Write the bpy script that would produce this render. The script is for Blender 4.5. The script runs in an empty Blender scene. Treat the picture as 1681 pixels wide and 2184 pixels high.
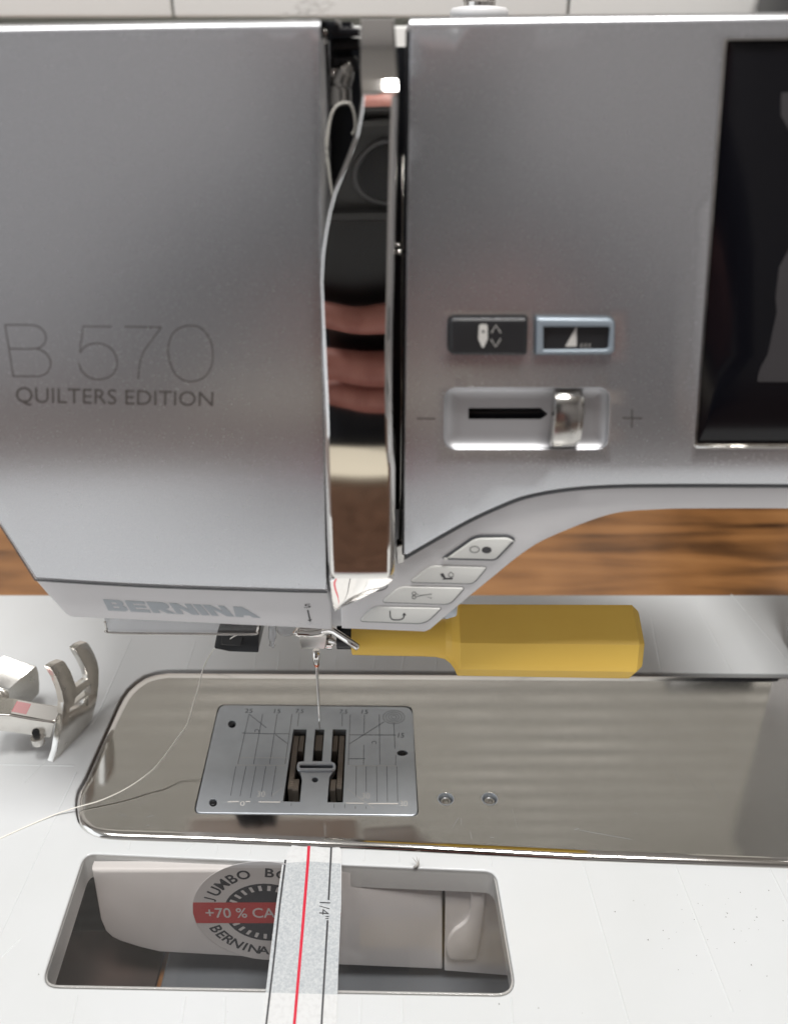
import bpy, bmesh, math, random
from mathutils import Vector, Matrix
from mathutils.geometry import delaunay_2d_cdt
random.seed(7)
R = math.radians
scene = bpy.context.scene
COL = scene.collection
# ------------------------------------------------------------------ camera
FPX, CX, CY, HCAM = 1820.0, 840.5, 1092.0, 197.0      # focal length / centre in photo pixels (1681 wide), height over the bed in mm
PITCH = math.atan((CY-130.0)/FPX)
SP, CP = math.sin(PITCH), math.cos(PITCH)
cam = bpy.data.cameras.new('camera'); camo = bpy.data.objects.new('camera', cam); COL.objects.link(camo)
camo.location = (0, 0, HCAM/1000); camo.rotation_euler = (R(90)-PITCH, 0, 0)
cam.sensor_fit = 'HORIZONTAL'; cam.sensor_width = 36; cam.lens = FPX/1681*36
cam.clip_start = .004; cam.clip_end = 20
cam.dof.use_dof = True; cam.dof.focus_distance = .236; cam.dof.aperture_fstop = 18
scene.camera = camo
# ------------------------------------------------------------------ world, lamps, exposure
w = bpy.data.worlds.new('World'); scene.world = w; w.use_nodes = True
w.node_tree.nodes['Background'].inputs[0].default_value = (.62, .66, .72, 1)
w.node_tree.nodes['Background'].inputs[1].default_value = .24
def area(name, loc, rot, sx, sy, energy, col):
    l = bpy.data.lights.new(name, 'AREA'); l.shape = 'RECTANGLE'; l.size = sx; l.size_y = sy; l.energy = energy; l.color = col
    o = bpy.data.objects.new(name, l); COL.objects.link(o); o.location = loc; o.rotation_euler = rot; return o
area('ceiling_lamp', (-.48, -.2, 1.38), (0, 0, 0), .5, .32, 5, (1, .985, .965))  # second lamp added as weaker fill from the left, no such fixture seen
area('ceiling_lamp', (.20, -.22, 1.38), (0, 0, 0), .42, .28, 14, (1, .98, .95))
area('left_fill_light', (-1.45, -.6, .6), (0, R(-90), 0), 2.4, 1.5, 9.5, (.88, .94, 1))  # added unseen area fill from the left, no window stands there
scene.view_settings.view_transform = 'Standard'; scene.view_settings.look = 'None'
scene.view_settings.exposure = 0.5; scene.view_settings.gamma = 1
scene.render.engine = 'CYCLES'
scene.cycles.max_bounces = 10; scene.cycles.transparent_max_bounces = 12; scene.cycles.caustics_reflective = False; scene.cycles.caustics_refractive = False

# ------------------------------------------------------------------ materials
def mat(name, col, rough=.5, metal=0, coat=0, bump=None, noise=None, spec=None, aniso=0, emit=None):
    m = bpy.data.materials.new(name); m.use_nodes = True; nt = m.node_tree; b = nt.nodes['Principled BSDF']
    b.inputs['Base Color'].default_value = (*col, 1); b.inputs['Roughness'].default_value = rough; b.inputs['Metallic'].default_value = metal
    b.inputs['Coat Weight'].default_value = coat; b.inputs['Coat Roughness'].default_value = .08
    if spec is not None: b.inputs['Specular IOR Level'].default_value = spec
    if aniso: b.inputs['Anisotropic'].default_value = aniso
    tc = None
    if bump or noise:
        tc = nt.nodes.new('ShaderNodeTexCoord')
    if bump:                                     # (scale, distance mm, detail)
        n = nt.nodes.new('ShaderNodeTexNoise'); n.inputs['Scale'].default_value = bump[0]; n.inputs['Detail'].default_value = bump[2]
        bp = nt.nodes.new('ShaderNodeBump'); bp.inputs['Strength'].default_value = 1; bp.inputs['Distance'].default_value = bump[1]/1000
        mp = nt.nodes.new('ShaderNodeMapping')
        if len(bump) > 3: mp.inputs['Scale'].default_value = bump[3]
        nt.links.new(tc.outputs['Object'], mp.inputs[0]); nt.links.new(mp.outputs[0], n.inputs['Vector'])
        nt.links.new(n.outputs['Fac'], bp.inputs['Height']); nt.links.new(bp.outputs[0], b.inputs['Normal'])
    if noise:                                    # (scale, other colour, lo, hi, rough add, mapping scale)
        n = nt.nodes.new('ShaderNodeTexNoise'); n.inputs['Scale'].default_value = noise[0]; n.inputs['Detail'].default_value = 6
        mp = nt.nodes.new('ShaderNodeMapping')
        if len(noise) > 5: mp.inputs['Scale'].default_value = noise[5]
        nt.links.new(tc.outputs['Object'], mp.inputs[0]); nt.links.new(mp.outputs[0], n.inputs['Vector'])
        mr = nt.nodes.new('ShaderNodeMapRange'); mr.inputs[1].default_value = noise[2]; mr.inputs[2].default_value = noise[3]
        nt.links.new(n.outputs['Fac'], mr.inputs[0])
        mx = nt.nodes.new('ShaderNodeMix'); mx.data_type = 'RGBA'
        mx.inputs[6].default_value = (*col, 1); mx.inputs[7].default_value = (*noise[1], 1)
        nt.links.new(mr.outputs[0], mx.inputs[0]); nt.links.new(mx.outputs[2], b.inputs['Base Color'])
        if noise[4]:
            m2 = nt.nodes.new('ShaderNodeMath'); m2.operation = 'MULTIPLY_ADD'; m2.inputs[1].default_value = noise[4]; m2.inputs[2].default_value = rough
            nt.links.new(mr.outputs[0], m2.inputs[0]); nt.links.new(m2.outputs[0], b.inputs['Roughness'])
    return m
M = {}
M['silver'] = mat('silver_paint', (.585, .595, .62), .25, .86, 0, bump=(600, .005, 1), noise=(2600, (.615, .62, .645), .35, .75, .03))
M['track'] = mat('track_silver', (.50, .50, .515), .5, .7)
M['footsteel'] = mat('polished_foot_steel', (.78, .76, .72), .2, 1, noise=(300, (.70, .68, .64), .4, .8, .1))
M['white'] = mat('white_plastic', (.82, .81, .82), .32, 0, bump=(900, .01, 2), noise=(60, (.78, .77, .78), .3, .8, .08))
M['shell'] = mat('white_shell', (.74, .74, .75), .35, 0, bump=(900, .01, 2))
M['button'] = mat('button_plastic', (.82, .82, .79), .3)
M['tablew'] = mat('white_acrylic', (.75, .77, .785), .16, 0, bump=(300, .01, 2), noise=(25, (.71, .73, .735), .35, .8, .06))
def translucent(m, amt):
    nt = m.node_tree; b = nt.nodes['Principled BSDF']; o = nt.nodes['Material Output']; t = nt.nodes.new('ShaderNodeBsdfTranslucent'); t.inputs[0].default_value = (.8, .8, .8, 1)
    x = nt.nodes.new('ShaderNodeMixShader'); x.inputs[0].default_value = amt
    nt.links.new(b.outputs[0], x.inputs[1]); nt.links.new(t.outputs[0], x.inputs[2]); nt.links.new(x.outputs[0], o.inputs[0])
translucent(M['tablew'], .16)
M['chrome'] = mat('chrome', (.80, .78, .75), .035, 1)
M['chromedim'] = mat('worn_chrome', (.62, .60, .57), .16, 1, noise=(300, (.45, .44, .42), .4, .8, .15))
M['steel'] = mat('brushed_steel', (.78, .765, .74), .075, 1, bump=(1, .0005, 3, (5000, 90, 90)), noise=(18, (.64, .62, .59), .35, .8, .05))
M['plate'] = mat('nickel_plate', (.54, .575, .615), .36, .75, bump=(1200, .008, 2), noise=(90, (.45, .48, .52), .35, .8, .1))
M['engrave'] = mat('engraving', (.10, .11, .13), .5, .3)
M['black'] = mat('black_plastic', (.010, .011, .014), .3)
M['satin'] = mat('satin_black', (.018, .018, .02), .45)
M['glass'] = mat('screen_glass', (.004, .004, .006), .13, 0, spec=.35)
M['display'] = mat('display_off', (.05, .047, .05), .26, 0, spec=.5)
M['yellow'] = mat('yellow_plastic', (1.0, .66, .12), .42, 0, bump=(800, .02, 3), noise=(50, (.97, .62, .11), .35, .8, .1))
M['dog'] = mat('feed_dog_steel', (.40, .35, .30), .45, .6)
M['print'] = mat('grey_print', (.07, .06, .055), .5)
M['icon'] = mat('dark_icon_print', (.05, .05, .055), .5)
M['iconw'] = mat('pale_icon_print', (.62, .60, .57), .5)
M['brand'] = mat('silver_lettering', (.40, .43, .46), .35, .3)
M['seam'] = mat('seam_shadow_gap', (.10, .105, .115), .5)
M['gapgrey'] = mat('gap_grey', (.22, .22, .23), .5)
M['rimblue'] = mat('button_rim', (.30, .35, .40), .3, .2)
M['navy'] = mat('sticker_navy', (.010, .014, .024), .5)
M['stick'] = mat('sticker_paper', (.60, .59, .60), .45)
M['red'] = mat('sticker_red', (.50, .035, .035), .45)
M['redline'] = mat('red_print', (.60, .02, .05), .5)
M['thread'] = mat('thread', (.90, .87, .80), .7)
M['lint'] = mat('lint', (.5, .48, .45), .9)
M['speck'] = mat('dark_speck', (.12, .11, .10), .9)
M['tan'] = mat('cream_cloth', (.62, .57, .47), .9, bump=(400, .3, 3))
M['shirt'] = mat('dark_cloth', (.014, .016, .024), .9, bump=(300, .3, 3))
M['skin'] = mat('skin', (.44, .19, .16), .5, 0, bump=(500, .05, 3), noise=(60, (.30, .11, .09), .4, .8, 0))
M['phone'] = mat('phone_black', (.008, .009, .011), .4)
M['phonebar'] = mat('phone_camera_bar', (.045, .047, .05), .5)
M['wall'] = mat('painted_wall', (.50, .48, .45), .8)
M['dim'] = mat('room_wall', (.47, .455, .455), .9)
M['ceil'] = mat('ceiling_white', (.60, .59, .57), .9)
M['floor'] = mat('floor_boards', (.10, .07, .05), .6)
M['tile'] = mat('glazed_tile', (.80, .80, .78), .18, 0, bump=(14, .4, 2))
M['grout'] = mat('grout', (.44, .44, .39), .9)
M['slat'] = mat('blind_slat', (.82, .80, .74), .5)
M['duskglass'] = mat('dusk_window', (.085, .095, .10), .3)
M['basegrey'] = mat('base_grey', (.13, .145, .165), .5)
M['shadebrown'] = mat('shade_brown', (.05, .038, .036), .6, noise=(30, (.12, .08, .07), .5, .75, 0))  # dark brown carries the shade on the desk wood
M['magenta'] = mat('magenta_cloth', (.25, .01, .09), .8)
M['copper'] = mat('copper_band', (.55, .16, .08), .4, .4)
M['pinktag'] = mat('pink_print', (.74, .25, .28), .5)
def wood():
    m = bpy.data.materials.new('oak_wood'); m.use_nodes = True; nt = m.node_tree; b = nt.nodes['Principled BSDF']
    tc = nt.nodes.new('ShaderNodeTexCoord'); mp = nt.nodes.new('ShaderNodeMapping'); mp.inputs['Scale'].default_value = (5, 38, 30)
    n = nt.nodes.new('ShaderNodeTexNoise'); n.inputs['Scale'].default_value = 1; n.inputs['Detail'].default_value = 8; n.inputs['Distortion'].default_value = 1.2
    n2 = nt.nodes.new('ShaderNodeTexNoise'); n2.inputs['Scale'].default_value = 14; n2.inputs['Detail'].default_value = 3
    cr = nt.nodes.new('ShaderNodeValToRGB'); e = cr.color_ramp.elements
    e[0].position = .36; e[0].color = (.05, .022, .009, 1); e[1].position = .66; e[1].color = (.42, .205, .075, 1)
    k = e.new(.5); k.color = (.25, .112, .038, 1)
    mx = nt.nodes.new('ShaderNodeMix'); mx.data_type = 'FLOAT'; mx.inputs[0].default_value = .4
    nt.links.new(tc.outputs['Object'], mp.inputs[0]); nt.links.new(mp.outputs[0], n.inputs['Vector']); nt.links.new(tc.outputs['Object'], n2.inputs['Vector'])
    nt.links.new(n.outputs['Fac'], mx.inputs[2]); nt.links.new(n2.outputs['Fac'], mx.inputs[3])
    nt.links.new(mx.outputs[0], cr.inputs[0]); nt.links.new(cr.outputs[0], b.inputs['Base Color'])
    b.inputs['Roughness'].default_value = .35
    return m
M['wood'] = wood()
M['shaded_desk_wood'] = mat('shaded_desk_wood', (.055, .028, .017), .4, noise=(30, (.10, .05, .03), .35, .7, .1, (1, 6, 6)))  # dark wood tone holds the sitter's shadow on the desk front
def clear(name, tint, ior=1.45, rough=.02, dens=.0):
    m = bpy.data.materials.new(name); m.use_nodes = True; nt = m.node_tree; nt.nodes.remove(nt.nodes['Principled BSDF'])
    out = nt.nodes['Material Output']; t = nt.nodes.new('ShaderNodeBsdfTransparent'); t.inputs[0].default_value = (*tint, 1)
    g = nt.nodes.new('ShaderNodeBsdfGlossy'); g.inputs['Roughness'].default_value = rough
    d = nt.nodes.new('ShaderNodeBsdfDiffuse'); d.inputs[0].default_value = (.6, .6, .6, 1)
    f = nt.nodes.new('ShaderNodeFresnel'); ge = nt.nodes.new('ShaderNodeNewGeometry'); mi = nt.nodes.new('ShaderNodeMath'); mi.operation = 'MULTIPLY_ADD'
    mi.inputs[1].default_value = 1/ior-ior; mi.inputs[2].default_value = ior; nt.links.new(ge.outputs['Backfacing'], mi.inputs[0]); nt.links.new(mi.outputs[0], f.inputs[0])   # no total reflection inside the thin sheet
    x = nt.nodes.new('ShaderNodeMixShader'); y = nt.nodes.new('ShaderNodeMixShader'); y.inputs[0].default_value = dens
    nt.links.new(t.outputs[0], y.inputs[1]); nt.links.new(d.outputs[0], y.inputs[2])
    nt.links.new(f.outputs[0], x.inputs[0]); nt.links.new(y.outputs[0], x.inputs[1]); nt.links.new(g.outputs[0], x.inputs[2])
    nt.links.new(x.outputs[0], out.inputs[0]); return m
M['pane'] = clear('clear_acrylic', (.95, .94, .93), 1.5, .06, .012)
M['clear'] = clear('clear_plastic', (.90, .91, .93), 1.5, .05, .02)
def tape_mat():
    m = mat('speckled_tape', (.42, .44, .46), .45); nt = m.node_tree; b = nt.nodes['Principled BSDF']
    tc = nt.nodes.new('ShaderNodeTexCoord'); n = nt.nodes.new('ShaderNodeTexNoise'); n.inputs['Scale'].default_value = 1500; n.inputs['Detail'].default_value = 8; n.inputs['Roughness'].default_value = .75
    mr = nt.nodes.new('ShaderNodeMapRange'); mr.inputs[1].default_value = .36; mr.inputs[2].default_value = .62
    mx = nt.nodes.new('ShaderNodeMix'); mx.data_type = 'RGBA'; mx.inputs[6].default_value = (.37, .40, .43, 1); mx.inputs[7].default_value = (.56, .58, .59, 1)
    nt.links.new(tc.outputs['Object'], n.inputs['Vector']); nt.links.new(n.outputs['Fac'], mr.inputs[0]); nt.links.new(mr.outputs[0], mx.inputs[0])
    nt.links.new(mx.outputs[2], b.inputs['Base Color']); return m
M['tape'] = tape_mat()
M['tapeclear'] = mat('pale_tape', (.66, .67, .675), .35, noise=(900, (.60, .605, .61), .45, .7, 0))

# ------------------------------------------------------------------ projecting photo pixels onto real surfaces (mm)
def ray(px, py):
    u = (px-CX)/FPX; v = (CY-py)/FPX
    return (u, CP+v*SP, -SP+v*CP)
CAMP = Vector((0, 0, HCAM))
def bed(z0=0.0):
    def S(px, py, d=0.0):
        r = ray(px, py); t = (z0-HCAM)/r[2]
        return Vector((r[0]*t, r[1]*t, z0-d))
    return S
def wallS(Y):
    def S(px, py, d=0.0):
        r = ray(px, py); t = Y/r[1]
        return Vector((r[0]*t, Y+d, HCAM+r[2]*t))
    return S
def planeS(p0, n):
    n = Vector(n).normalized(); p0 = Vector(p0)
    def S(px, py, d=0.0):
        r = Vector(ray(px, py)); t = (p0-CAMP).dot(n)/r.dot(n)
        return CAMP+r*t-n*d                    # n points to the viewer, d goes behind
    return S
def profile(keys, z_ref, y_ref):
    """y(z) from the tilt of the surface (degrees, + = faces up) given at heights; integrated"""
    tab = {}
    def tilt(z):
        if z <= keys[0][0]: return keys[0][1]
        for (z0, a0), (z1, a1) in zip(keys, keys[1:]):
            if z <= z1: return a0+(a1-a0)*(z-z0)/(z1-z0)
        return keys[-1][1]
    zs = [20+i*.5 for i in range(440)]; ys = [0]
    for a, b_ in zip(zs, zs[1:]): ys.append(ys[-1]+.5*math.tan(R(tilt((a+b_)/2))))
    def f0(z):
        i = min(max((z-20)/.5, 0), 438.999); k = int(i); return ys[k]+(ys[k+1]-ys[k])*(i-k)
    c = y_ref-f0(z_ref)
    return lambda z: f0(z)+c
def surfS(F, off=0.0):
    def S(px, py, d=0.0):
        r = ray(px, py); y = F(120)+off
        for _ in range(12): y = .5*y+.5*(F(HCAM+r[2]*y/r[1])+off)
        t = y/r[1]; return Vector((r[0]*t, y+d, HCAM+r[2]*t))
    return S
FRONT = profile([(60, -9), (100, -8.5), (118, -7), (138, -1), (165, 3), (205, 5)], 120, 158)
TBZ = -1.5; TB = bed(TBZ)                          # the table top lies a little below the metal bed
BED = bed(0); FR = surfS(FRONT)
def crop(x0, y0, k):
    return lambda pts: [(x0+x*k, y0+y*k) for x, y in pts]
c1 = crop(0, 1176, .3587); c2 = crop(633, 0, .2486); c3 = crop(392, 1477, .3228); c4 = crop(633, 904.5, .3228)
c5 = crop(844, 1447, .498); c6 = crop(60.3, 1749, .4305); c8 = crop(0, 1507.5, .3587); cb = crop(844, 603, .4979); cc = crop(0, 603, .4305); ct = crop(543, 1749, .3587)
cn = crop(543, 1266, .2152)

# ------------------------------------------------------------------ object helpers
WL = {}
def link(name, me, m, parent, smooth=True):
    o = bpy.data.objects.new(name, me); COL.objects.link(o)
    if m: me.materials.append(m)
    base = WL.get(parent.name, Vector((0, 0, 0))) if parent else Vector((0, 0, 0))
    if not parent:                              # top-level mesh: origin at its base
        xs = [v.co for v in me.vertices]; base = Vector(((min(c.x for c in xs)+max(c.x for c in xs))/2, (min(c.y for c in xs)+max(c.y for c in xs))/2, min(c.z for c in xs)))
        o.location = base
    me.transform(Matrix.Translation(-base))
    if parent: o.parent = parent
    WL[o.name] = base
    if smooth:
        for p in me.polygons: p.use_smooth = True
    return o
def obj(name, bm, m, parent=None, smooth=True, sharp=None):
    bmesh.ops.recalc_face_normals(bm, faces=bm.faces)
    bmesh.ops.scale(bm, vec=(.001,)*3, verts=bm.verts)
    me = bpy.data.meshes.new(name); bm.to_mesh(me); bm.free()
    o = link(name, me, m, parent, smooth)
    if sharp is not None: me.set_sharp_from_angle(angle=R(sharp))
    return o
def flatten(o):                                 # planar tops keep one exact normal, so reflections stay straight
    for p in o.data.polygons:
        if abs(p.normal.z) > .9995: p.use_smooth = False
    return o
def tag(o, label, cat, group=None, kind=None):
    if label: o['label'] = label
    if cat: o['category'] = cat
    if group: o['group'] = group
    if kind: o['kind'] = kind
    return o
def thing(name, label, cat, base, group=None):
    o = bpy.data.objects.new(name, None); COL.objects.link(o); o.location = Vector(base)/1000; o.empty_display_size = .01
    WL[o.name] = Vector(base)/1000; return tag(o, label, cat, group)
def inset(poly, d):
    n = len(poly); out = []
    A = sum(poly[i][0]*poly[(i+1) % n][1]-poly[(i+1) % n][0]*poly[i][1] for i in range(n))
    s = 1 if A > 0 else -1
    for i in range(n):
        p0, p1, p2 = poly[i-1], poly[i], poly[(i+1) % n]
        def nrm(a, b):
            dx, dy = b[0]-a[0], b[1]-a[1]; l = math.hypot(dx, dy) or 1; return (-dy/l*s, dx/l*s)
        a, b = nrm(p0, p1), nrm(p1, p2); k = 1+a[0]*b[0]+a[1]*b[1]; k = max(k, .35)
        out.append((p1[0]+(a[0]+b[0])/k*d, p1[1]+(a[1]+b[1])/k*d))
    return out
def dense(poly, step):
    out = []
    for a, b in zip(poly, poly[1:]+poly[:1]):
        n = max(1, int(math.hypot(b[0]-a[0], b[1]-a[1])/step))
        out += [(a[0]+(b[0]-a[0])*i/n, a[1]+(b[1]-a[1])*i/n) for i in range(n)]
    return out
def rounded(poly, r, n=5):
    """poly with corners cut by arcs; r one number or one per corner"""
    out = []; N = len(poly)
    for i in range(N):
        rr = r[i] if isinstance(r, (list, tuple)) else r
        p0, p1, p2 = Vector(poly[i-1]), Vector(poly[i]), Vector(poly[(i+1) % N])
        if rr <= 0: out.append(tuple(p1)); continue
        a = (p0-p1); b = (p2-p1); ra = min(rr, a.length*.49); rb = min(rr, b.length*.49)
        A = p1+a.normalized()*ra; B = p1+b.normalized()*rb
        for k in range(n+1):
            t = k/n; q = A*(1-t)**2+p1*2*t*(1-t)+B*t*t; out.append((q.x, q.y))
    return out
def catmull(pts, n=8, closed=False):
    P = [Vector(p) for p in pts]; out = []; N = len(P)
    rng = range(N) if closed else range(N-1)
    for i in rng:
        a = P[i-1] if (closed or i > 0) else P[0]; b = P[i]; c = P[(i+1) % N]; d = P[(i+2) % N] if (closed or i+2 < N) else P[-1]
        for k in range(n):
            t = k/n; out.append(.5*((2*b)+(-a+c)*t+(2*a-5*b+4*c-d)*t*t+(-a+3*b-3*c+d)*t**3))
    if not closed: out.append(P[-1])
    return [tuple(q) for q in out]
def inside(p, poly):
    x, y = p; c = False; n = len(poly)
    for i in range(n):
        x1, y1 = poly[i]; x2, y2 = poly[i-1]
        if (y1 > y) != (y2 > y) and x < (x2-x1)*(y-y1)/(y2-y1)+x1: c = not c
    return c
def fill(bm, outer, holes, S, d=0.0, grid=0):
    """triangulated sheet with holes; returns vert lists of the outlines"""
    pts = [Vector(p) for p in outer]; edges = [(i, (i+1) % len(outer)) for i in range(len(outer))]
    for h in holes:
        o = len(pts); pts += [Vector(p) for p in h]; edges += [(o+i, o+(i+1) % len(h)) for i in range(len(h))]
    if grid:
        x0 = min(p[0] for p in outer); x1 = max(p[0] for p in outer); y0 = min(p[1] for p in outer); y1 = max(p[1] for p in outer)
        y = y0+grid/2
        while y < y1:
            x = x0+grid/2
            while x < x1:
                if inside((x, y), inset(outer, grid*.3)) and not any(inside((x, y), h) for h in holes): pts.append(Vector((x, y)))
                x += grid
            y += grid
    V, E, F, *_ = delaunay_2d_cdt(pts, edges, [], 0, 1e-4)
    vs = [bm.verts.new(S(v.x, v.y, d)) for v in V]
    for f in F:
        c = sum((V[i] for i in f), Vector((0, 0)))/len(f)
        if inside(c, outer) and not any(inside(c, h) for h in holes): bm.faces.new([vs[i] for i in f])
    for v in [v for v in vs if not v.link_faces]: bm.verts.remove(v)
def strip(bm, a, b, closed=True):
    n = len(a)
    for i in range(n if closed else n-1):
        j = (i+1) % n
        try: bm.faces.new((a[i], a[j], b[j], b[i]))
        except ValueError: pass
def slab(outer, S, depth=3.0, bev=0.0, bmm=None, holes=(), grid=0, step=0, lift=0.0, back=False, bm=None, hbev=None):
    """outline (pixels) laid on surface S, with rounded rim and thickness: real prism of `depth` mm"""
    bm = bm or bmesh.new()
    if step: outer = dense(outer, step)
    if bmm is None: bmm = bev/10.0
    hb = bev if hbev is None else hbev
    holes = [list(h) for h in holes]
    fill(bm, inset(outer, bev) if bev else outer, [inset(h, -hb) if hb else h for h in holes], S, -lift, grid)
    for k_, loop in enumerate([outer]+holes):
        sg = 1 if k_ == 0 else -1; bb = bev if k_ == 0 else hb; bz = bmm if k_ == 0 else (bmm*hb/bev if bev else 0)
        prev = None; n = 4 if bb else 0
        for k in range(n+1):
            a = k/n*math.pi/2 if n else math.pi/2
            q = inset(loop, sg*bb*(1-math.sin(a))) if bb else loop
            cur = [bm.verts.new(S(x, y, bz*(1-math.cos(a))-lift)) for x, y in q]
            if prev: strip(bm, prev, cur)
            prev = cur
        cur = [bm.verts.new(S(x, y, depth-lift)) for x, y in loop]; strip(bm, prev, cur)
    if back: fill(bm, outer, holes, S, depth-lift)
    bmesh.ops.remove_doubles(bm, verts=bm.verts, dist=.0004)
    return bm
def ribbon(bm, pts, wd, S, lift=.04, closed=False):
    """flat printed stroke of constant width (pixels)"""
    P = [Vector(p) for p in pts]; n = len(P); L = []; Rr = []
    for i in range(n):
        a = P[i-1] if (closed or i) else P[i]; b = P[(i+1) % n] if (closed or i < n-1) else P[i]
        t = (b-a).normalized() if (b-a).length else Vector((1, 0)); q = Vector((-t.y, t.x))*wd/2
        L.append(bm.verts.new(S(*(P[i]+q), -lift))); Rr.append(bm.verts.new(S(*(P[i]-q), -lift)))
    strip(bm, L, Rr, closed)
def ell(cx, cy, rx, ry, n=28, a0=0, a1=360):
    m = n if a1-a0 >= 360 else n+1
    return [(cx+rx*math.cos(R(a0+(a1-a0)*i/n)), cy+ry*math.sin(R(a0+(a1-a0)*i/n))) for i in range(m)]
def poly_print(bm, pts, S, lift=.05): fill(bm, pts, [], S, -lift)
FC = {}
def glyph(txt, off=0.0):
    k = (txt, off)
    if k in FC: return FC[k]
    cu = bpy.data.curves.new('lettering', 'FONT'); cu.body = txt; cu.offset = off; cu.resolution_u = 4
    o = bpy.data.objects.new('lettering', cu); COL.objects.link(o)
    dg = bpy.context.evaluated_depsgraph_get(); me = o.evaluated_get(dg).to_mesh()
    V = [tuple(v.co) for v in me.vertices]; F = [tuple(p.vertices) for p in me.polygons]
    o.evaluated_get(dg).to_mesh_clear(); bpy.data.objects.remove(o); bpy.data.curves.remove(cu)
    x0 = min(v[0] for v in V); x1 = max(v[0] for v in V); y0 = min(v[1] for v in V); y1 = max(v[1] for v in V)
    FC[k] = ([((v[0]-x0)/(x1-x0), (v[1]-y0)/(y1-y0)) for v in V], F, (x1-x0), (y1-y0)); return FC[k]
def text(bm, txt, tl, tr, bl, br, S, lift=.05, off=0.0):
    V, F, _, _ = glyph(txt, off); vs = []
    for u, v in V:
        x = (tl[0]*(1-u)+tr[0]*u)*v+(bl[0]*(1-u)+br[0]*u)*(1-v); y = (tl[1]*(1-u)+tr[1]*u)*v+(bl[1]*(1-u)+br[1]*u)*(1-v)
        vs.append(bm.verts.new(S(x, y, -lift)))
    for f in F:
        try: bm.faces.new([vs[i] for i in f])
        except ValueError: pass
def tube(bm, pts, r, n=8, caps=True):
    P = [Vector(p) for p in pts]; rings = []; up = Vector((0, 0, 1))
    for i, p in enumerate(P):
        t = (P[min(i+1, len(P)-1)]-P[max(i-1, 0)]).normalized()
        a = t.cross(up)
        if a.length < .05: a = t.cross(Vector((0, 1, 0)))
        a.normalize(); b = a.cross(t).normalized(); rr = r[i] if isinstance(r, (list, tuple)) else r
        rings.append([bm.verts.new(p+a*rr*math.cos(2*math.pi*k/n)+b*rr*math.sin(2*math.pi*k/n)) for k in range(n)])
    for a, b in zip(rings, rings[1:]): strip(bm, a, b)
    if caps:
        bm.faces.new(rings[0]); bm.faces.new(rings[-1])
    return bm
def box(bm, x0, x1, y0, y1, z0, z1, bev=0):
    r = bmesh.ops.create_cube(bm, size=1)
    for v in r['verts']: v.co = Vector((x0+(v.co.x+.5)*(x1-x0), y0+(v.co.y+.5)*(y1-y0), z0+(v.co.z+.5)*(z1-z0)))
    if bev:
        es = list({e for v in r['verts'] for e in v.link_edges}); bmesh.ops.bevel(bm, geom=es, offset=bev, segments=3, profile=.5, affect='EDGES')
    return bm

# ================================================================== THE SETTING
DESKZ = -58; WALLY = 600; TBACK = 302
bm = bmesh.new(); box(bm, -900, 900, -22, WALLY-2, DESKZ-30, DESKZ, 2)
desk = tag(obj('desk', bm, M['wood'], None, sharp=40), 'brown wooden desktop under and behind the machine', 'desk', kind='structure')
for nm, a in (('floor', (-1500, 1500, -1700, 620, -800, -780)), ('ceiling', (-1500, 1500, -1700, 700, 1400, 1420)),
              ('room_wall', (-1520, -1500, -1700, 700, -800, 1400)), ('room_wall', (1500, 1520, -1700, 700, -800, 1400)), ('room_wall', (-1500, 1500, -1720, -1700, -800, 1400))):
    bm = bmesh.new(); box(bm, *a); o = obj(nm, bm, {'floor': M['floor'], 'ceiling': M['ceil']}.get(nm, M['dim']), None, False); o['kind'] = 'structure'
bm = bmesh.new(); box(bm, -1500, 1500, WALLY+8, WALLY+28, -800, 1400)
wl = tag(obj('wall', bm, M['wall'], None, False), 'pale wall behind the machine', None, kind='structure')
bm = bmesh.new(); box(bm, -1190, 1190, WALLY+4, WALLY+7.9, DESKZ, 312); go = obj('grout', bm, M['grout'], wl, False)
TW, TH = 238.0, 119.0; jx = wallS(WALLY)(375, 45).x; jz = wallS(WALLY)(375, 45).z
bm = bmesh.new(); box(bm, .7, TW-.7, -6, 5, 2.2, TH-2.2, 1.6)
t0 = obj('tile', bm, M['tile'], wl, sharp=30)
first = True
for r_ in range(-2, 1):
    for c_ in range(-4, 5):
        t = t0 if first else t0.copy()
        if not first: COL.objects.link(t); t.parent = wl
        first = False
        t.location = Vector(((jx+c_*TW)/1000, WALLY/1000, (jz+r_*TH)/1000))
bm = bmesh.new(); box(bm, -500, 500, -420, -26, DESKZ-40, DESKZ-12, 2); tag(obj('shaded_desk_front', bm, M['shaded_desk_wood'], None, sharp=40), 'added dark wood standing in for the shaded front of the desk, mirrored in the chrome', 'shaded_desk_front')  # added slab, coloured dark for the shaded desk front
# blind over the tiles (mirrored in the bed plate)
bl = thing('window_blind', 'cream horizontal slat blind on the wall above the tiles', 'blind', (60, WALLY-14, 240))
bm = bmesh.new(); box(bm, -500, 620, WALLY-30, WALLY-2, 845, 875, 2); obj('head_rail', bm, M['slat'], bl, False)
bm = bmesh.new(); box(bm, -500, 620, -6.5, 6.5, -.5, .5); bmesh.ops.rotate(bm, verts=bm.verts, cent=(0, 0, 0), matrix=Matrix.Rotation(R(62), 3, 'X'))
bmesh.ops.translate(bm, verts=bm.verts, vec=(0, WALLY-14, 280)); s0 = obj('slat', bm, M['slat'], bl, False)
for i in range(1, 31):
    s = s0.copy(); COL.objects.link(s); s.parent = bl; s.location = s0.location+Vector((0, 0, .018*i))
bm = bmesh.new(); box(bm, -520, 640, WALLY-8, WALLY-1, 272, 875, 1); obj('window_pane', bm, M['duskglass'], bl, False)
bm = bmesh.new(); p = wallS(560)(1646, 40)
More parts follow.
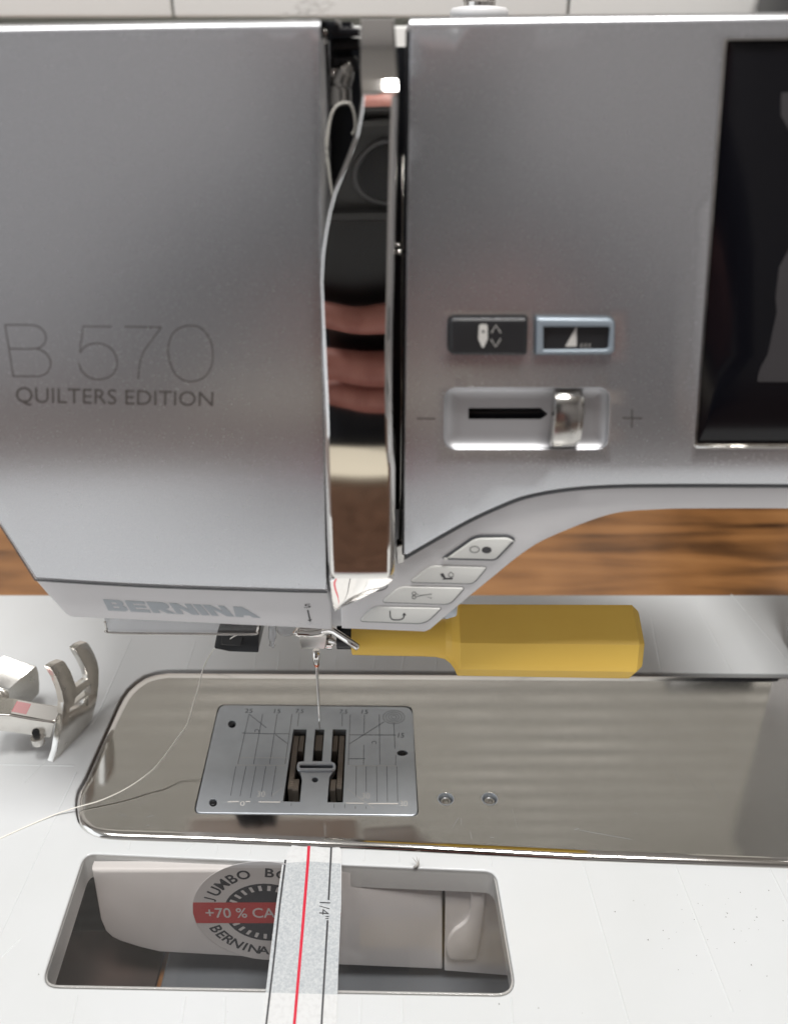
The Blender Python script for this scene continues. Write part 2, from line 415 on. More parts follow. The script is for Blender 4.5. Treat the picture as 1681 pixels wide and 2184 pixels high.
box(bm, p.x, p.x+70, 530, 590, DESKZ, 243, 6)
box(bm, p.x+9, p.x+61, 524, 532, 0, 225, 2)
bo = tag(obj('black_box', bm, M['black'], None, sharp=40), 'black upright box against the tiles above the right end of the machine', 'box')
# ================================================================== EXTENSION TABLE
tb = thing('extension_table', 'white plastic extension table around the metal bed with clear window', 'extension table', (0, 150, -14))
plate_out = c1([(1000, 708), (930, 718), (860, 740), (805, 778), (760, 820), (725, 870), (700, 920), (655, 1020), (610, 1120), (510, 1345)])+\
    c8([(465, 500), (455, 545), (453, 590), (458, 635), (470, 680), (492, 710), (520, 735), (555, 753), (600, 765), (650, 771), (700, 775)])+\
    [(450, 1792), (640, 1800), (844, 1809), (1242, 1830), (1681, 1846), (1980, 1860), (1980, 1442), (1400, 1437), (800, 1433)]
win = rounded([(180, 1821), (1057, 1859), (1103, 2126), (86, 2107)], [24, 24, 46, 40], 7)
gap = inset(plate_out, -2.2)
tl = bed()
def corner(x, y):
    # pixel of a point of the bed plane
    v = Vector((x, y, 0))-CAMP; dz = v.y*CP-v.z*SP; return (CX+FPX*v.x/dz, CY-FPX*(v.y*SP+v.z*CP)/dz)
TOPF = 60.0
# table top built on the bed plane in mm coordinates
def flat(S=None, z=0.0): return lambda x, y, d=0.0: Vector((x, y, z-d))
def tomm(poly, S): return [(S(*p).x, S(*p).y) for p in poly]
FL = flat(z=TBZ)
gap_mm = tomm(gap, TB); gap_mm = [(min(x, 231), y) for x, y in gap_mm]
win_mm = tomm(win, TB)
outer_mm = rounded([(-238, -12), (420, -12), (420, TBACK), (-238, TBACK)], 22, 8)
bm = slab(outer_mm, FL, 9, 2.0, 2.0, [gap_mm, win_mm], 0, 12, hbev=.5)
top = flatten(obj('table_top', bm, M['tablew'], tb, sharp=35))
for x, y in ((-222, 6), (404, 6), (-222, TBACK-16), (404, TBACK-16)):
    bm = bmesh.new(); tube(bm, [(x, y, -8), (x, y, DESKZ+3)], [7, 5.5], 16); leg = obj('leg', bm, M['shell'], tb, sharp=40)
    bm = bmesh.new(); tube(bm, [(x, y, DESKZ+3.1), (x, y, DESKZ)], 7, 16); obj('rubber_foot', bm, M['satin'], leg, sharp=40)
# ledge and clear insert
ins = inset(win, 1.5)
bm = slab(inset(win, .3), bed(TBZ-1.2), 5.0, 0, 0, [inset(win, 5)]); fr = obj('window_frame', bm, M['tablew'], tb, sharp=35)
bm = slab(inset(win, .7), TB, 1.1, 2.0, .25, back=True); pn = flatten(obj('clear_window', bm, M['pane'], tb, sharp=35))
tb_lines = [[(1241, 1833), (1342, 2185)], [(1439, 1843), (1563, 2160)], [(1640, 1851), (1720, 2010)],
    [(163, 1648), (100, 1782), (59, 1870), (10, 1975), (-30, 2055)], [(279, 1791), (274, 1814)], [(422, 1797), (393, 1818)], [(465, 1797), (461, 1822)], [(536, 1799), (532, 1825)],
    [(777, 1808), (776, 1837)], [(849, 1812), (851, 1840)], [(1045, 1821), (1049, 1849)], [(165, 2125), (152, 2190)], [(395, 2128), (386, 2190)], [(480, 2128), (478, 2190)],
    [(770, 2130), (768, 2190)], [(858, 2130), (859, 2190)], [(1090, 2128), (1094, 2190)], [(0, 1631), (158, 1634)], [(100, 1620), (52, 1670)], [(0, 2045), (45, 2002)],
    [(280, 1362), (200, 1545)], [(418, 1365), (398, 1428)], [(548, 1365), (543, 1430)], [(596, 1390), (592, 1430)], [(640, 1398), (636, 1430)], [(718, 1400), (714, 1431)], [(802, 1400), (796, 1432)],
    [(862, 1402), (856, 1432)], [(932, 1402), (929, 1432)], [(1385, 1290), (1410, 1434)], [(1480, 1275), (1560, 1434)], [(1560, 1268), (1690, 1420)]]
bm = bmesh.new()
for ln in tb_lines:
    P = dense(ln, 12)[:-1] if len(ln) < 2 else [tuple(Vector(a).lerp(Vector(b), k/6)) for a, b in zip(ln, ln[1:]) for k in range(6)]+[ln[-1]]
    Q = [TB(*p) for p in P]; n = len(Q); rows = []
    for i in range(n):
        t = (Q[min(i+1, n-1)]-Q[max(i-1, 0)]).normalized(); s = Vector((-t.y, t.x, 0))*.34
        rows.append([bm.verts.new(Q[i]+s+Vector((0, 0, .005))), bm.verts.new(Q[i]+s*.3+Vector((0, 0, .12))), bm.verts.new(Q[i]-s*.3+Vector((0, 0, .12))), bm.verts.new(Q[i]-s+Vector((0, 0, .005)))])
    for a, b in zip(rows, rows[1:]): strip(bm, a, b, False)
obj('guide_lines', bm, M['tablew'], tb, False)['kind'] = 'stuff'
bm = bmesh.new()
for i in range(70):
    if i < 46: px, py = random.gauss(1530, 80), random.gauss(1975, 60)
    else: px, py = random.uniform(30, 1670), random.uniform(1860, 2170)
    if inside((px, py), inset(win, -12)) or py < 1880 or 550 < px < 740: continue
    c = TB(px, py, -.06); r_ = random.uniform(.06, .2)
    bm.faces.new([bm.verts.new(c+Vector((r_*random.uniform(.5, 1.3)*math.cos(a), r_*random.uniform(.5, 1.2)*math.sin(a), 0))) for a in (0, 1.2, 2.5, 3.8, 5)])
o = tag(obj('lint_specks', bm, M['speck'], None, False), 'tiny dark specks of lint scattered on the white table', 'lint', kind='stuff')

# ================================================================== SEWING MACHINE
sm = thing('sewing_machine', 'silver and white sewing machine with chrome guide and dark touchscreen', 'sewing machine', (60, 230, DESKZ))
# ---- bed
bm = slab(plate_out, BED, 3.2, 16, 1.6, [inset(rounded(c3([(235, 88), (1505, 97), (1546, 815), (72, 797)]), 12, 6), -2.0), ell(951, 1704, 16.5, 13, 28), ell(1044.5, 1704, 16.5, 13, 28)], 60, 24, hbev=1.0)
bedp = flatten(obj('bed_plate', bm, M['steel'], sm, sharp=60))
sp_out = rounded(c3([(235, 84), (1512, 97), (1546, 815), (72, 797)]), [16, 20, 14, 14], 6)
slotL = rounded(c3([(725, 245), (813, 245), (795, 455), (756, 462), (748, 500), (770, 528), (782, 575), (768, 725), (655, 722)]), .8, 2)
slotM = rounded(c3([(868, 245), (930, 245), (915, 456), (850, 456)]), .8, 2)
slotR = rounded(c3([(985, 245), (1075, 245), (1052, 728), (948, 728), (962, 560), (985, 528), (1003, 505), (995, 468), (972, 458)]), .8, 2)
hol = [ell(*c3([(868, 579)])[0], 7, 5.5, 14), ell(*c3([(319, 211)])[0], 8.5, 8, 16), ell(*c3([(194, 730)])[0], 8.5, 8.5, 16), ell(*c3([(1445, 402)])[0], 11.5, 6, 18)]
bm = slab(sp_out, bed(.25), 2.4, 2.2, .25, [slotL, slotM, slotR, rounded(c3([(768, 480), (985, 480), (985, 502), (768, 502)]), 2.8, 4)]+hol, hbev=.5)
spl = flatten(obj('stitch_plate', bm, M['plate'], sm, sharp=35))
S25 = bed(.25)
bm = slab(rounded(c3([(747, 460), (1005, 460), (1005, 520), (747, 520)]), 9, 8), bed(.75), .5, 2, .5, [rounded(c3([(766, 479), (988, 479), (988, 501), (766, 501)]), 3.2, 6)], hbev=1.6)
obj('needle_slot_rim', bm, M['plate'], spl, sharp=50)
bm = bmesh.new()
def eng(*pts, wd=1.1): ribbon(bm, [tuple(Vector(a).lerp(Vector(b), k/4)) for a, b in zip(c3(pts), c3(pts)[1:]) for k in range(4)]+[c3(pts)[-1]], wd, S25, .035)
for a in ([(432, 145), (358, 475)], [(522, 145), (462, 475)], [(618, 145), (568, 475)], [(716, 145), (670, 475)], [(762, 140), (752, 225)], [(1048, 140), (1046, 225)], [(1100, 148), (1088, 480)],
          [(1194, 148), (1190, 275)], [(1190, 350), (1188, 480)], [(1292, 148), (1296, 480)], [(1388, 205), (1396, 375)], [(1402, 415), (1400, 485)], [(385, 270), (560, 275)], [(560, 275), (695, 275)],
          [(1098, 282), (1402, 284)], [(1088, 440), (1200, 440)], [(432, 145), (545, 235)], [(605, 280), (685, 340)], [(1095, 342), (1325, 195)],
          [(345, 490), (310, 685)], [(412, 490), (372, 690)], [(478, 490), (440, 700)], [(543, 490), (515, 660)], [(610, 490), (580, 690)], [(1140, 490), (1138, 690)], [(1205, 490), (1206, 660)],
          [(1275, 490), (1277, 725)], [(1342, 490), (1346, 725)], [(1408, 490), (1414, 725)], [(712, 735), (710, 752)], [(994, 742), (993, 765)], [(1065, 742), (1063, 768)], [(1134, 755), (1134, 772)], [(1205, 755), (1206, 772)]):
    eng(*a)
for q in ((405, 110, 455, 136, '25'), (598, 112, 640, 138, '15'), (740, 112, 792, 138, '7.5'), (1030, 115, 1082, 141, '7.5'), (1176, 116, 1218, 142, '15'), (1416, 270, 1456, 300, '15')):
    x0, y0, x1, y1, s = q; A = c3([(x0+4, y0), (x1+2, y0+1), (x0-2, y1), (x1-2, y1+1)]); text(bm, s, *A, S25, .04)
for r_ in (6, 12, 18, 24): ribbon(bm, [(x, y) for x, y in ell(*c3([(1388, 165)])[0], r_*.95, r_*.60, 24)], .8, S25, .035, True)
for p in ((484, 258), (1258, 335)): ribbon(bm, ell(*c3([p])[0], 4.5, 3.5, 14, -220, 40), 1.1, S25, .035)
obj('engraved_lines', bm, M['engrave'], spl, False)
bm = bmesh.new()
for a in ([(290, 726), (365, 724)], [(410, 724), (440, 724)], [(495, 726), (640, 728)], [(1072, 734), (1190, 736)], [(1220, 737), (1416, 738)]): ribbon(bm, c3(a), 2.6, S25, .05)
for a in ([(350, 482), (668, 485)], [(1090, 487), (1408, 488)], [(360, 434), (680, 434)], [(1075, 635), (1255, 770)], [(580, 685), (655, 630)]): ribbon(bm, c3(a), .8, S25, .05)
for x, y in ((488, 655), (1180, 668), (1430, 718)):
    A = c3([(x, y), (x+50, y+2), (x-2, y+36), (x+48, y+38)]); text(bm, '30', *A, S25, .05, -.012)
A = c3([(375, 722), (405, 722), (372, 752), (402, 752)]); text(bm, '0', *A, S25, .045)
obj('polished_marks', bm, M['iconw'], spl, False)
for p in (c3([(319, 211)])[0], c3([(194, 730)])[0], c3([(1445, 402)])[0]):
    bm = bmesh.new(); c = bed(-.2)(*p); tube(bm, [c-Vector((0, 0, 2.5)), c, c+Vector((0, 0, .12))], [1.0, 1.0, .8], 16); box(bm, c.x-.55, c.x+.55, c.y-.1, c.y+.1, c.z+.1, c.z+.16)
    obj('plate_screw', bm, M['black'], spl, sharp=40)
# well under the plate and feed dogs
bm = bmesh.new(); a = BED(*c3([(640, 240)])[0]); b_ = BED(*c3([(1090, 730)])[0]); box(bm, a.x-4, b_.x+4, b_.y-3, a.y+3, -16, -14); obj('hook_race', bm, M['satin'], sm, False)
def dog(q, rows):
    bm = bmesh.new(); A = [bed(-.5)(*p) for p in c3(q)]; lo = Vector((0, 0, -5))
    N = rows
    for i in range(N):
        t0_, t1_ = i/N, (i+1)/N
        L0, L1 = A[0].lerp(A[3], t0_), A[0].lerp(A[3], t1_); R0, R1 = A[1].lerp(A[2], t0_), A[1].lerp(A[2], t1_)
        ht = Vector((0, 0, .55)); Lm, Rm = L0.lerp(L1, .75)+ht, R0.lerp(R1, .75)+ht
        v = [bm.verts.new(x) for x in (L0, R0, Rm, Lm, R1, L1)]
        bm.faces.new((v[0], v[1], v[2], v[3])); bm.faces.new((v[3], v[2], v[4], v[5]))
    c = [bm.verts.new(x) for x in A]; d = [bm.verts.new(x+lo) for x in A]; strip(bm, c, d)
    return obj('feed_dog', bm, M['dog'], sm, False)
for q, n in (([(728, 290), (762, 290), (722, 640), (688, 640)], 26), ([(770, 290), (800, 290), (788, 390), (756, 390)], 9), ([(728, 575), (764, 575), (756, 650), (716, 650)], 6),
             ([(876, 285), (920, 285), (914, 385), (866, 385)], 9), ([(990, 290), (1020, 290), (1014, 390), (982, 390)], 9), ([(1030, 290), (1062, 290), (1044, 640), (1010, 640)], 26), ([(974, 578), (1008, 578), (1002, 650), (966, 650)], 6)):
    dog(q, n)
bm = bmesh.new(); box(bm, -100, 228, 172, 268, -40, -17); obj('free_arm_body', bm, M['satin'], sm, False)
# two sunken screws
for cx_ in (951, 1044.5):
    c = BED(cx_, 1705); n = 28
    bm = bmesh.new(); prof = [(2.45, .03), (2.5, .12), (2.25, .14), (2.15, .0), (2.1, -2.6), (0.01, -2.6)]
    rings = [[bm.verts.new((c.x+r_*math.cos(2*math.pi*k/n), c.y+r_*math.sin(2*math.pi*k/n), z)) for k in range(n)] for r_, z in prof]
    for a, b_ in zip(rings, rings[1:]): strip(bm, a, b_)
    rim = obj('screw_socket', bm, M['plate'], sm, sharp=50)
    bm = bmesh.new(); prof = [(1.75, -2.5), (1.75, -1.2), (1.5, -.95), (.95, -.95), (.9, -1.9), (.01, -1.9)]
    rings = [[bm.verts.new((c.x+r_*math.cos(2*math.pi*k/24), c.y+r_*math.sin(2*math.pi*k/24), z)) for k in range(24)] for r_, z in prof]
    for a, b_ in zip(rings, rings[1:]): strip(bm, a, b_)
    obj('socket_screw', bm, M['chromedim'], rim, sharp=40)
# ---- free arm under the table (seen through the clear window)
FA = wallS(164.5)
arm = [(194, 1857), (213, 1964), (224, 1990), (238, 2003), (254, 2011), (297, 2025), (340, 2035), (572, 2048), (728, 2063), (944, 2072), (944, 1857)]
bm = slab(arm, FA, 3, 6, 1.6, step=20, back=True); obj('free_arm', bm, M['white'], sm, sharp=50)
bm = slab([(951, 1857), (948, 2072), (1100, 2084), (1110, 1857)], FA, 3, 1.5, .5, step=20); fb = obj('free_arm_base', bm, M['white'], sm, sharp=50)
S2 = wallS(163.5)
bm = slab(catmull([(1040, 1860), (1034, 1930), (1026, 2000), (1016, 2050)], 5)+catmull([(990, 2050), (960, 2048), (953, 2020), (966, 1990), (996, 1965), (1004, 1930), (1002, 1860)], 5), S2, 2, 3, 1.0)
obj('base_step', bm, M['white'], fb, sharp=60)
bm = slab([(1103, 1863), (1101, 2084), (2300, 2160), (2300, 1863)], wallS(163), 3, 2, .5); obj('base_block', bm, M['white'], sm, sharp=50)
bm = bmesh.new(); a = bed(DESKZ+4)(340, 2110); box(bm, a.x, 160, 88, 290, DESKZ+.2, DESKZ+4, 1); obj('base_plate', bm, M['basegrey'], sm, sharp=40)
bm = bmesh.new(); box(bm, -112, a.x-2, 84, 300, DESKZ+.1, DESKZ+2, .6); tag(obj('shade_mat', bm, M['shadebrown'], None, sharp=40), 'dark brown mat added as shade on the desk, seen through the left of the clear window', 'mat')  # dark sheet added where the desk lies in shade
# sticker
sc = FA(570, 1947); Rk = (FA(728, 1947).x-FA(412, 1947).x)/2
def SK(x, y, d=0.0): return Vector((sc.x+x*Rk, sc.y+d, sc.z+y*Rk))
bm = slab(ell(0, 0, 1, 1, 48), SK, .12, lift=.14); st = obj('sticker', bm, M['stick'], sm, sharp=40); st['label'] = 'round grey bobbin sticker with red band seen through the window'
bm = bmesh.new(); fill(bm, ell(0, 0, .58, .58, 40), [ell(0, 0, .21, .21, 24)], SK, -.17); obj('bobbin_ring', bm, M['navy'], st, False)
bm = bmesh.new()
for k in range(26):
    a = 2*math.pi*k/26; d1 = Vector((math.cos(a), math.sin(a))); q = Vector((-d1.y, d1.x))*.022
    fill(bm, [tuple(d1*.44+q), tuple(d1*.44-q), tuple(d1*.54-q), tuple(d1*.54+q)], [], SK, -.19)
obj('bobbin_ticks', bm, M['stick'], st, False)
bm = bmesh.new(); xb = math.sqrt(1-.21**2); band = [(-xb, .21)]+[(-math.cos(a), .21-.0) for a in ()]+[(xb, .21), (1, 0), (xb, -.21), (-xb, -.21), (-1, 0)]
fill(bm, band, [], SK, -.20); obj('red_band', bm, M['red'], st, False)
bm = bmesh.new(); text(bm, '+70 % CAPACITY', (-.83, .1), (.86, .1), (-.83, -.1), (.86, -.1), SK, .23, .01); obj('band_lettering', bm, M['stick'], st, False)
bm = bmesh.new()
def arc_text(s, a0, a1, rad, h, down=False):
    for i, ch in enumerate(s):
        if ch == ' ': continue
        a = R(a0+(a1-a0)*i/(len(s)-1)); d1 = Vector((math.cos(a), math.sin(a))); t = Vector((d1.y, -d1.x)) if not down else Vector((-d1.y, d1.x)); u = d1 if not down else -d1
        V, F, gw, gh = glyph(ch, .022); wd = h*gw/max(gh, .5); wd = min(wd, h*1.1); c = d1*rad
        A = [c-t*wd/2+u*h/2, c+t*wd/2+u*h/2, c-t*wd/2-u*h/2, c+t*wd/2-u*h/2]
        text(bm, ch, *[tuple(x) for x in A], SK, .18, .022)
arc_text('JUMBO BOBBIN', 160, 20, .79, .17)
arc_text('BERNINA B', 205, 282, .79, .17, True)
obj('ring_lettering', bm, M['navy'], st, False)

# ---- head: shells (white) with silver covers standing proud
shL = surfS(FRONT, 2.2)
chinL = [(-110, 80), (-110, 1005), (0, 1122), (30, 1168), (76, 1240), (112, 1282), (140, 1312), (152, 1318), (430, 1331), (640, 1341), (709, 1346), (706, 1290), (699, 1262), (690, 900), (684, 80)]
bm = slab(chinL, shL, 62, 5, .7, grid=70, step=40); hs = obj('head_shell', bm, M['white'], sm, sharp=50)
def cover(outer, topidx, S, name, depth=2.2, grid=42, bev=2.2, holes=(), ytop=None, back=95, rr=1.7, xs=None):
    bm = slab(outer, S, depth, bev, .22, holes, grid, 30)
    prev = None
    for k in range(9):                           # rolled top edge
        a = k/8*math.pi/2; cur = []
        for x, y in xs:
            p = S(x, y); cur.append(bm.verts.new(p+Vector((0, rr*(1-math.cos(a)), rr*math.sin(a)))))
        if prev: strip(bm, prev, cur, False)
        prev = cur
    cur = [bm.verts.new(v.co+Vector((0, back, 0))) for v in prev]; strip(bm, prev, cur, False)
    return obj(name, bm, M['silver'], sm, sharp=50)
left = [(-115, 77), (0, 73), (340, 67), (683, 62), (683.5, 400), (687, 700), (690, 900), (693.5, 1100), (697, 1258)]+catmull([(697, 1258), (600, 1256), (350, 1248), (200, 1240), (77, 1232)], 5)[1:]+[(30, 1160), (0, 1114), (-115, 1000)]
cv = cover(left, 0, FR, 'face_cover', xs=[(-115, 79), (0, 75), (340, 69), (683, 64)], back=92)
bm = bmesh.new(); x_ = FR(683, 500).x; box(bm, -95, x_-3, 222, 284, 112, 199, 3); obj('head_shadow_block', bm, M['shell'], sm, sharp=50)  # unseen block added behind the head to lengthen its shadow
# right: arm
archU = catmull([(861, 1192), (930, 1152), (1000, 1113), (1060, 1085), (1120, 1062), (1200, 1047), (1300, 1039), (1450, 1037), (1720, 1038), (2050, 1040)], 6)
archL = catmull([(2050, 1090), (1681, 1086), (1500, 1086), (1400, 1088), (1300, 1099), (1176, 1146), (1117, 1180), (1053, 1231), (972, 1298), (918, 1344)], 6)
shell = archU+archL+[(906, 1349), (860, 1347), (729, 1342), (726, 1290), (726, 1215), (800, 1190)]
ashell = surfS(FRONT, 1.6)
btn = [rounded(c4([(952, 890), (1175, 733), (1400, 730), (1450, 760), (1315, 900)]), [9, 16, 10, 8, 10], 6),
       rounded(c4([(745, 1040), (880, 933), (1255, 943), (1165, 1050)]), [10, 14, 6, 12], 6),
       rounded(c4([(558, 1172), (680, 1070), (1108, 1078), (1010, 1187)]), [10, 14, 7, 14], 6),
       rounded(c4([(412, 1298), (505, 1203), (955, 1212), (850, 1315)]), [10, 14, 5, 20], 6)]
bm = slab(shell, ashell, 80, 3, .6, grid=30, step=30); asx = obj('arm_shell', bm, M['white'], sm, sharp=50)
upper = [(861, 1196)]+[(874, 80), (2050, 70)]+[(2050, 1035)]+list(reversed(archU))[:0]
bm = slab([(870, 90), (2040, 85), (2050, 1036)]+list(reversed(archU[1:-1]))+[(863, 1186)], surfS(FRONT, 7), 74, 0, 0, grid=90); obj('arm_core', bm, M['shell'], sm, sharp=50)
archS = [(x, y-4.5) for x, y in archU[1:]]
# controls
def bp(l): return cb(l)
track = rounded(bp([(212, 452), (918, 452), (908, 712), (208, 712)]), [26, 26, 26, 28], 7)
blk = rounded(bp([(228, 143), (560, 143), (556, 303), (228, 300)]), [13, 5, 5, 15], 6)
blu = rounded(bp([(600, 145), (935, 148), (932, 300), (598, 302)]), [4, 16, 12, 4], 6)
scr_out = [(1545, 80), (2030, 74), (2030, 955), (1481, 953)]
right = [(875.5, 58), (1200, 53), (1681, 48), (2060, 44), (2060, 1033)]+list(reversed(archS))+[(862, 1183), (863, 1000), (868, 500)]
cover(right, 0, FR, 'arm_cover', holes=[track, inset(blk, -1.5), inset(blu, -1.5), rounded(scr_out, 8, 5)], xs=[(875.5, 60), (1200, 55), (1681, 50), (2060, 46)], bev=2, back=82)
TS = surfS(FRONT, 2.0)
# concave slider track
bm = bmesh.new(); n = 7; prev = None
slot = rounded(bp([(315, 552), (628, 552), (660, 578), (628, 600), (315, 600)]), 1.5, 3)
rin = inset(track, -1.0)
for k in range(n+1):
    a = k/n*math.pi/2; q = inset(rin, 30*(1-math.cos(a))); cur = [bm.verts.new(FR(x, y, .15+1.9*math.sin(a))) for x, y in q]
    if prev: strip(bm, prev, cur)
    prev = cur
fill(bm, inset(rin, 30), [slot], FR, 2.05, 20); tr = obj('slider_track', bm, M['track'], sm, sharp=60)
bm = slab(slot, surfS(FRONT, 3.4), 2); obj('slider_slot', bm, M['black'], tr, False)
# slider knob: chrome half barrel
bm = bmesh.new(); x0, y0 = bp([(668, 465)])[0]; x1, y1 = bp([(800, 706)])[0]; rows = []
pa, pb = FR(x0, (y0+y1)/2), FR(x1, (y0+y1)/2); zt, zb = FR(x0, y0).z, FR(x0, y1).z; yy = pa.y
secs = [(pa.x+.1, .90), (pa.x+.35, .97), (pa.x+1.0, 1.0), (pb.x-1.3, 1.0), (pb.x-.95, .96), (pb.x-.8, .88), (pb.x-.2, .86), (pb.x, .80)]
for x, k in secs:
    ring = []
    for j in range(13):
        a = math.pi*j/12; ring.append(bm.verts.new((x, yy+2.0-4.4*k*math.sin(a)**.6, (zt+zb)/2+(zt-zb)/2*k*math.cos(a))))
    rows.append(ring)
for a, b_ in zip(rows, rows[1:]): strip(bm, a, b_, False)
bm.faces.new(rows[0]); bm.faces.new(rows[-1]); obj('slider_knob', bm, M['chromedim'], sm, sharp=35)
# buttons
bm = slab(blk, FR, 3, 7, 1.0, lift=1.4, grid=0); bk = obj('needle_button', bm, M['satin'], sm, sharp=50); bk['label'] = 'black needle up and down button'
BS = surfS(FRONT, -1.45)
bm = bmesh.new(); 
nd = bp([(357, 182), (365, 176), (388, 176), (394, 184), (394, 240), (378, 276), (370, 276), (354, 240)]); fill(bm, nd, [ell(*bp([(375, 208)])[0], 3.2, 3.2, 12)], BS, -.05)
ribbon(bm, bp([(410, 214), (430, 180), (450, 214)]), 1.8, BS, .05); ribbon(bm, bp([(408, 240), (428, 274), (450, 238)]), 1.8, BS, .05)
obj('icon', bm, M['iconw'], bk, False)
bm = slab(blu, FR, 3, 4, .8, [rounded(bp([(630, 182), (915, 182), (908, 280), (630, 282)]), [1, 8, 8, 1], 5)], lift=1.0, hbev=2); br_ = obj('speed_button', bm, M['rimblue'], sm, sharp=50); br_['label'] = 'dark button with pale blue rim'
bm = slab(rounded(bp([(626, 178), (919, 178), (912, 284), (626, 286)]), [1, 8, 8, 1], 5), surfS(FRONT, -.3), 1.5); obj('button_face', bm, M['satin'], br_, False)
BT = surfS(FRONT, -.3); bm = bmesh.new(); poly_print(bm, bp([(726, 272), (775, 185), (775, 272)]), BT, .06)
for x in (795, 812, 829): ribbon(bm, bp([(x+6, 260), (x-2, 264), (x-2, 272), (x+6, 276)]), 1.3, BT, .06)
obj('icon', bm, M['iconw'], br_, False)
bm = bmesh.new(); ribbon(bm, bp([(92, 581), (170, 582)]), 2.2, FR, .05); obj('minus_mark', bm, M['print'], sm, False)
bm = bmesh.new(); ribbon(bm, bp([(972, 578), (1056, 580)]), 2.2, FR, .05); ribbon(bm, bp([(1013, 540), (1012, 620)]), 2.2, FR, .055)
obj('plus_mark', bm, M['print'], sm, False)
# screen
SS = surfS(FRONT, .9)
bm = slab(rounded([(1550, 84), (2030, 78), (2030, 947), (1486, 946)], 5, 4), SS, 2, 2, .3, grid=90); sg = obj('touchscreen', bm, M['glass'], sm, sharp=50)
bm = slab([(1667, 196), (1990, 196), (1990, 816), (1616, 814)], surfS(FRONT, .86), .5, grid=90); 
obj('display', bm, M['display'], sg, False)
bm = slab(rounded(inset(scr_out, -.5), 8, 5), surfS(FRONT, .4), 3, 0, 0, [rounded([(1550, 84), (2030, 78), (2030, 947), (1486, 946)], 5, 4)]); obj('screen_bezel', bm, M['chromedim'], sg, sharp=40)
bm = bmesh.new(); tube(bm, [surfS(FRONT, .1)(x, 953.5) for x in (1484, 1600, 1700, 1850, 2030)], .32, 8); obj('screen_lip', bm, M['chromedim'], sg)
# four lower buttons
AS = surfS(FRONT, 1.0)
names = ('start_button', 'foot_button', 'cutter_button', 'reverse_button')
for i, (b_, nm) in enumerate(zip(btn, names)):
    if i == 0:
        bm = slab(inset(b_, -.3), ashell, 2, 1, .2, [inset(b_, 5)], lift=.35, hbev=1); bb = obj(nm, bm, M['seam'], sm, sharp=50)
        bm = slab(inset(b_, 4.5), ashell, 2, 2, .4, lift=.75); obj('button_face', bm, M['button'], bb, sharp=60)
    else:
        bm = slab(b_, ashell, 2, 1.6, .3, lift=.45); bb = obj(nm, bm, M['button'], sm, sharp=60)
        bm = bmesh.new(); ribbon(bm, [(x+.6, y+1.4) for x, y in inset(b_, -.4)], 2.2, ashell, .05, True); obj('button_gap', bm, M['gapgrey'], bb, False)
    IS = surfS(FRONT, 1.6-(.77 if i == 0 else .47)); bm = bmesh.new()
    if i == 0:
        ribbon(bm, ell(*c4([(1175, 828)])[0], 10, 6.5, 24), 1.6, IS, .05, True); fill(bm, ell(*c4([(1255, 832)])[0], 10.5, 7, 24), [], IS, -.05)
    if i == 1:
        poly_print(bm, c4([(948, 990), (968, 985), (976, 1000), (985, 1018), (1030, 1016), (1030, 1026), (962, 1028), (972, 1018), (955, 1005)]), IS)
        ribbon(bm, c4([(1000, 995), (1018, 978), (1038, 994)]), 1.4, IS); ribbon(bm, c4([(1002, 1000), (1020, 1014), (1038, 1000)]), 1.4, IS)
    if i == 2:
        for s in (-1, 1):
            ribbon(bm, ell(*c4([(775, 1132+s*13)])[0], 4, 3.3, 16), 1.2, IS, .05, True)
            poly_print(bm, c4([(788, 1132+s*12), (830, 1133), (892, 1137-s*12), (893, 1137-s*16), (825, 1130-s*0), (790, 1132+s*8)]), IS, .05+.01*s)
    if i == 3:
        ribbon(bm, c4([(616, 1234), (618, 1275), (626, 1288), (642, 1295), (680, 1294), (698, 1288), (707, 1278), (710, 1262)]), 2.2, IS); poly_print(bm, c4([(696, 1264), (711, 1246), (724, 1264)]), IS)
    obj('icon', bm, M['icon'], bb, False)
bm = bmesh.new(); ribbon(bm, c4([(525, 1104), (560, 1098), (590, 1085), (602, 1070), (592, 1062)]), 1.6, ashell, .05)
text(bm, '5', *cn([(492, 105), (556, 103), (490, 142), (558, 141)]), shL, .06)
ribbon(bm, cn([(528, 162), (548, 255)]), 3.0, shL, .06); poly_print(bm, cn([(526, 262), (570, 252), (553, 280)]), shL, .06)
obj('printed_marks', bm, M['icon'], sm, False)
# lettering
def L3(l): return cc(l)
bm = bmesh.new(); W_ = 2.0
ribbon(bm, L3([(66, 462), (45, 327), (25, 207)])+[], W_, FR)
ribbon(bm, L3([(25, 207)])+catmull(L3([(140, 207), (185, 214), (218, 240), (228, 272), (218, 302), (190, 322), (160, 326)]), 5)+L3([(44, 326)]), W_, FR, .045)
ribbon(bm, catmull(L3([(185, 325), (225, 345), (248, 380), (249, 415), (230, 448), (196, 462)]), 5)+L3([(66, 462)]), W_, FR, .05)
ribbon(bm, L3([(552, 216), (412, 215), (395, 345)]), W_, FR)
ribbon(bm, catmull(L3([(395, 345), (425, 313), (465, 299), (505, 301), (550, 325), (576, 365), (580, 405), (562, 448), (525, 472), (485, 478), (440, 467), (405, 435), (391, 395)]), 5), W_, FR, .045)
ribbon(bm, L3([(618, 216), (798, 219)]), W_, FR, .045); ribbon(bm, catmull(L3([(800, 219), (750, 285), (710, 345), (693, 400), (685, 475)]), 5), W_, FR)
ribbon(bm, catmull(L3([(940, 211), (890, 222), (852, 258), (834, 315), (838, 375), (862, 440), (905, 480), (955, 488), (1010, 468), (1045, 420), (1055, 355), (1045, 290), (1015, 240), (980, 216)]), 5, True), W_, FR, .045, True)
obj('model_lettering', bm, M['print'], sm, False)
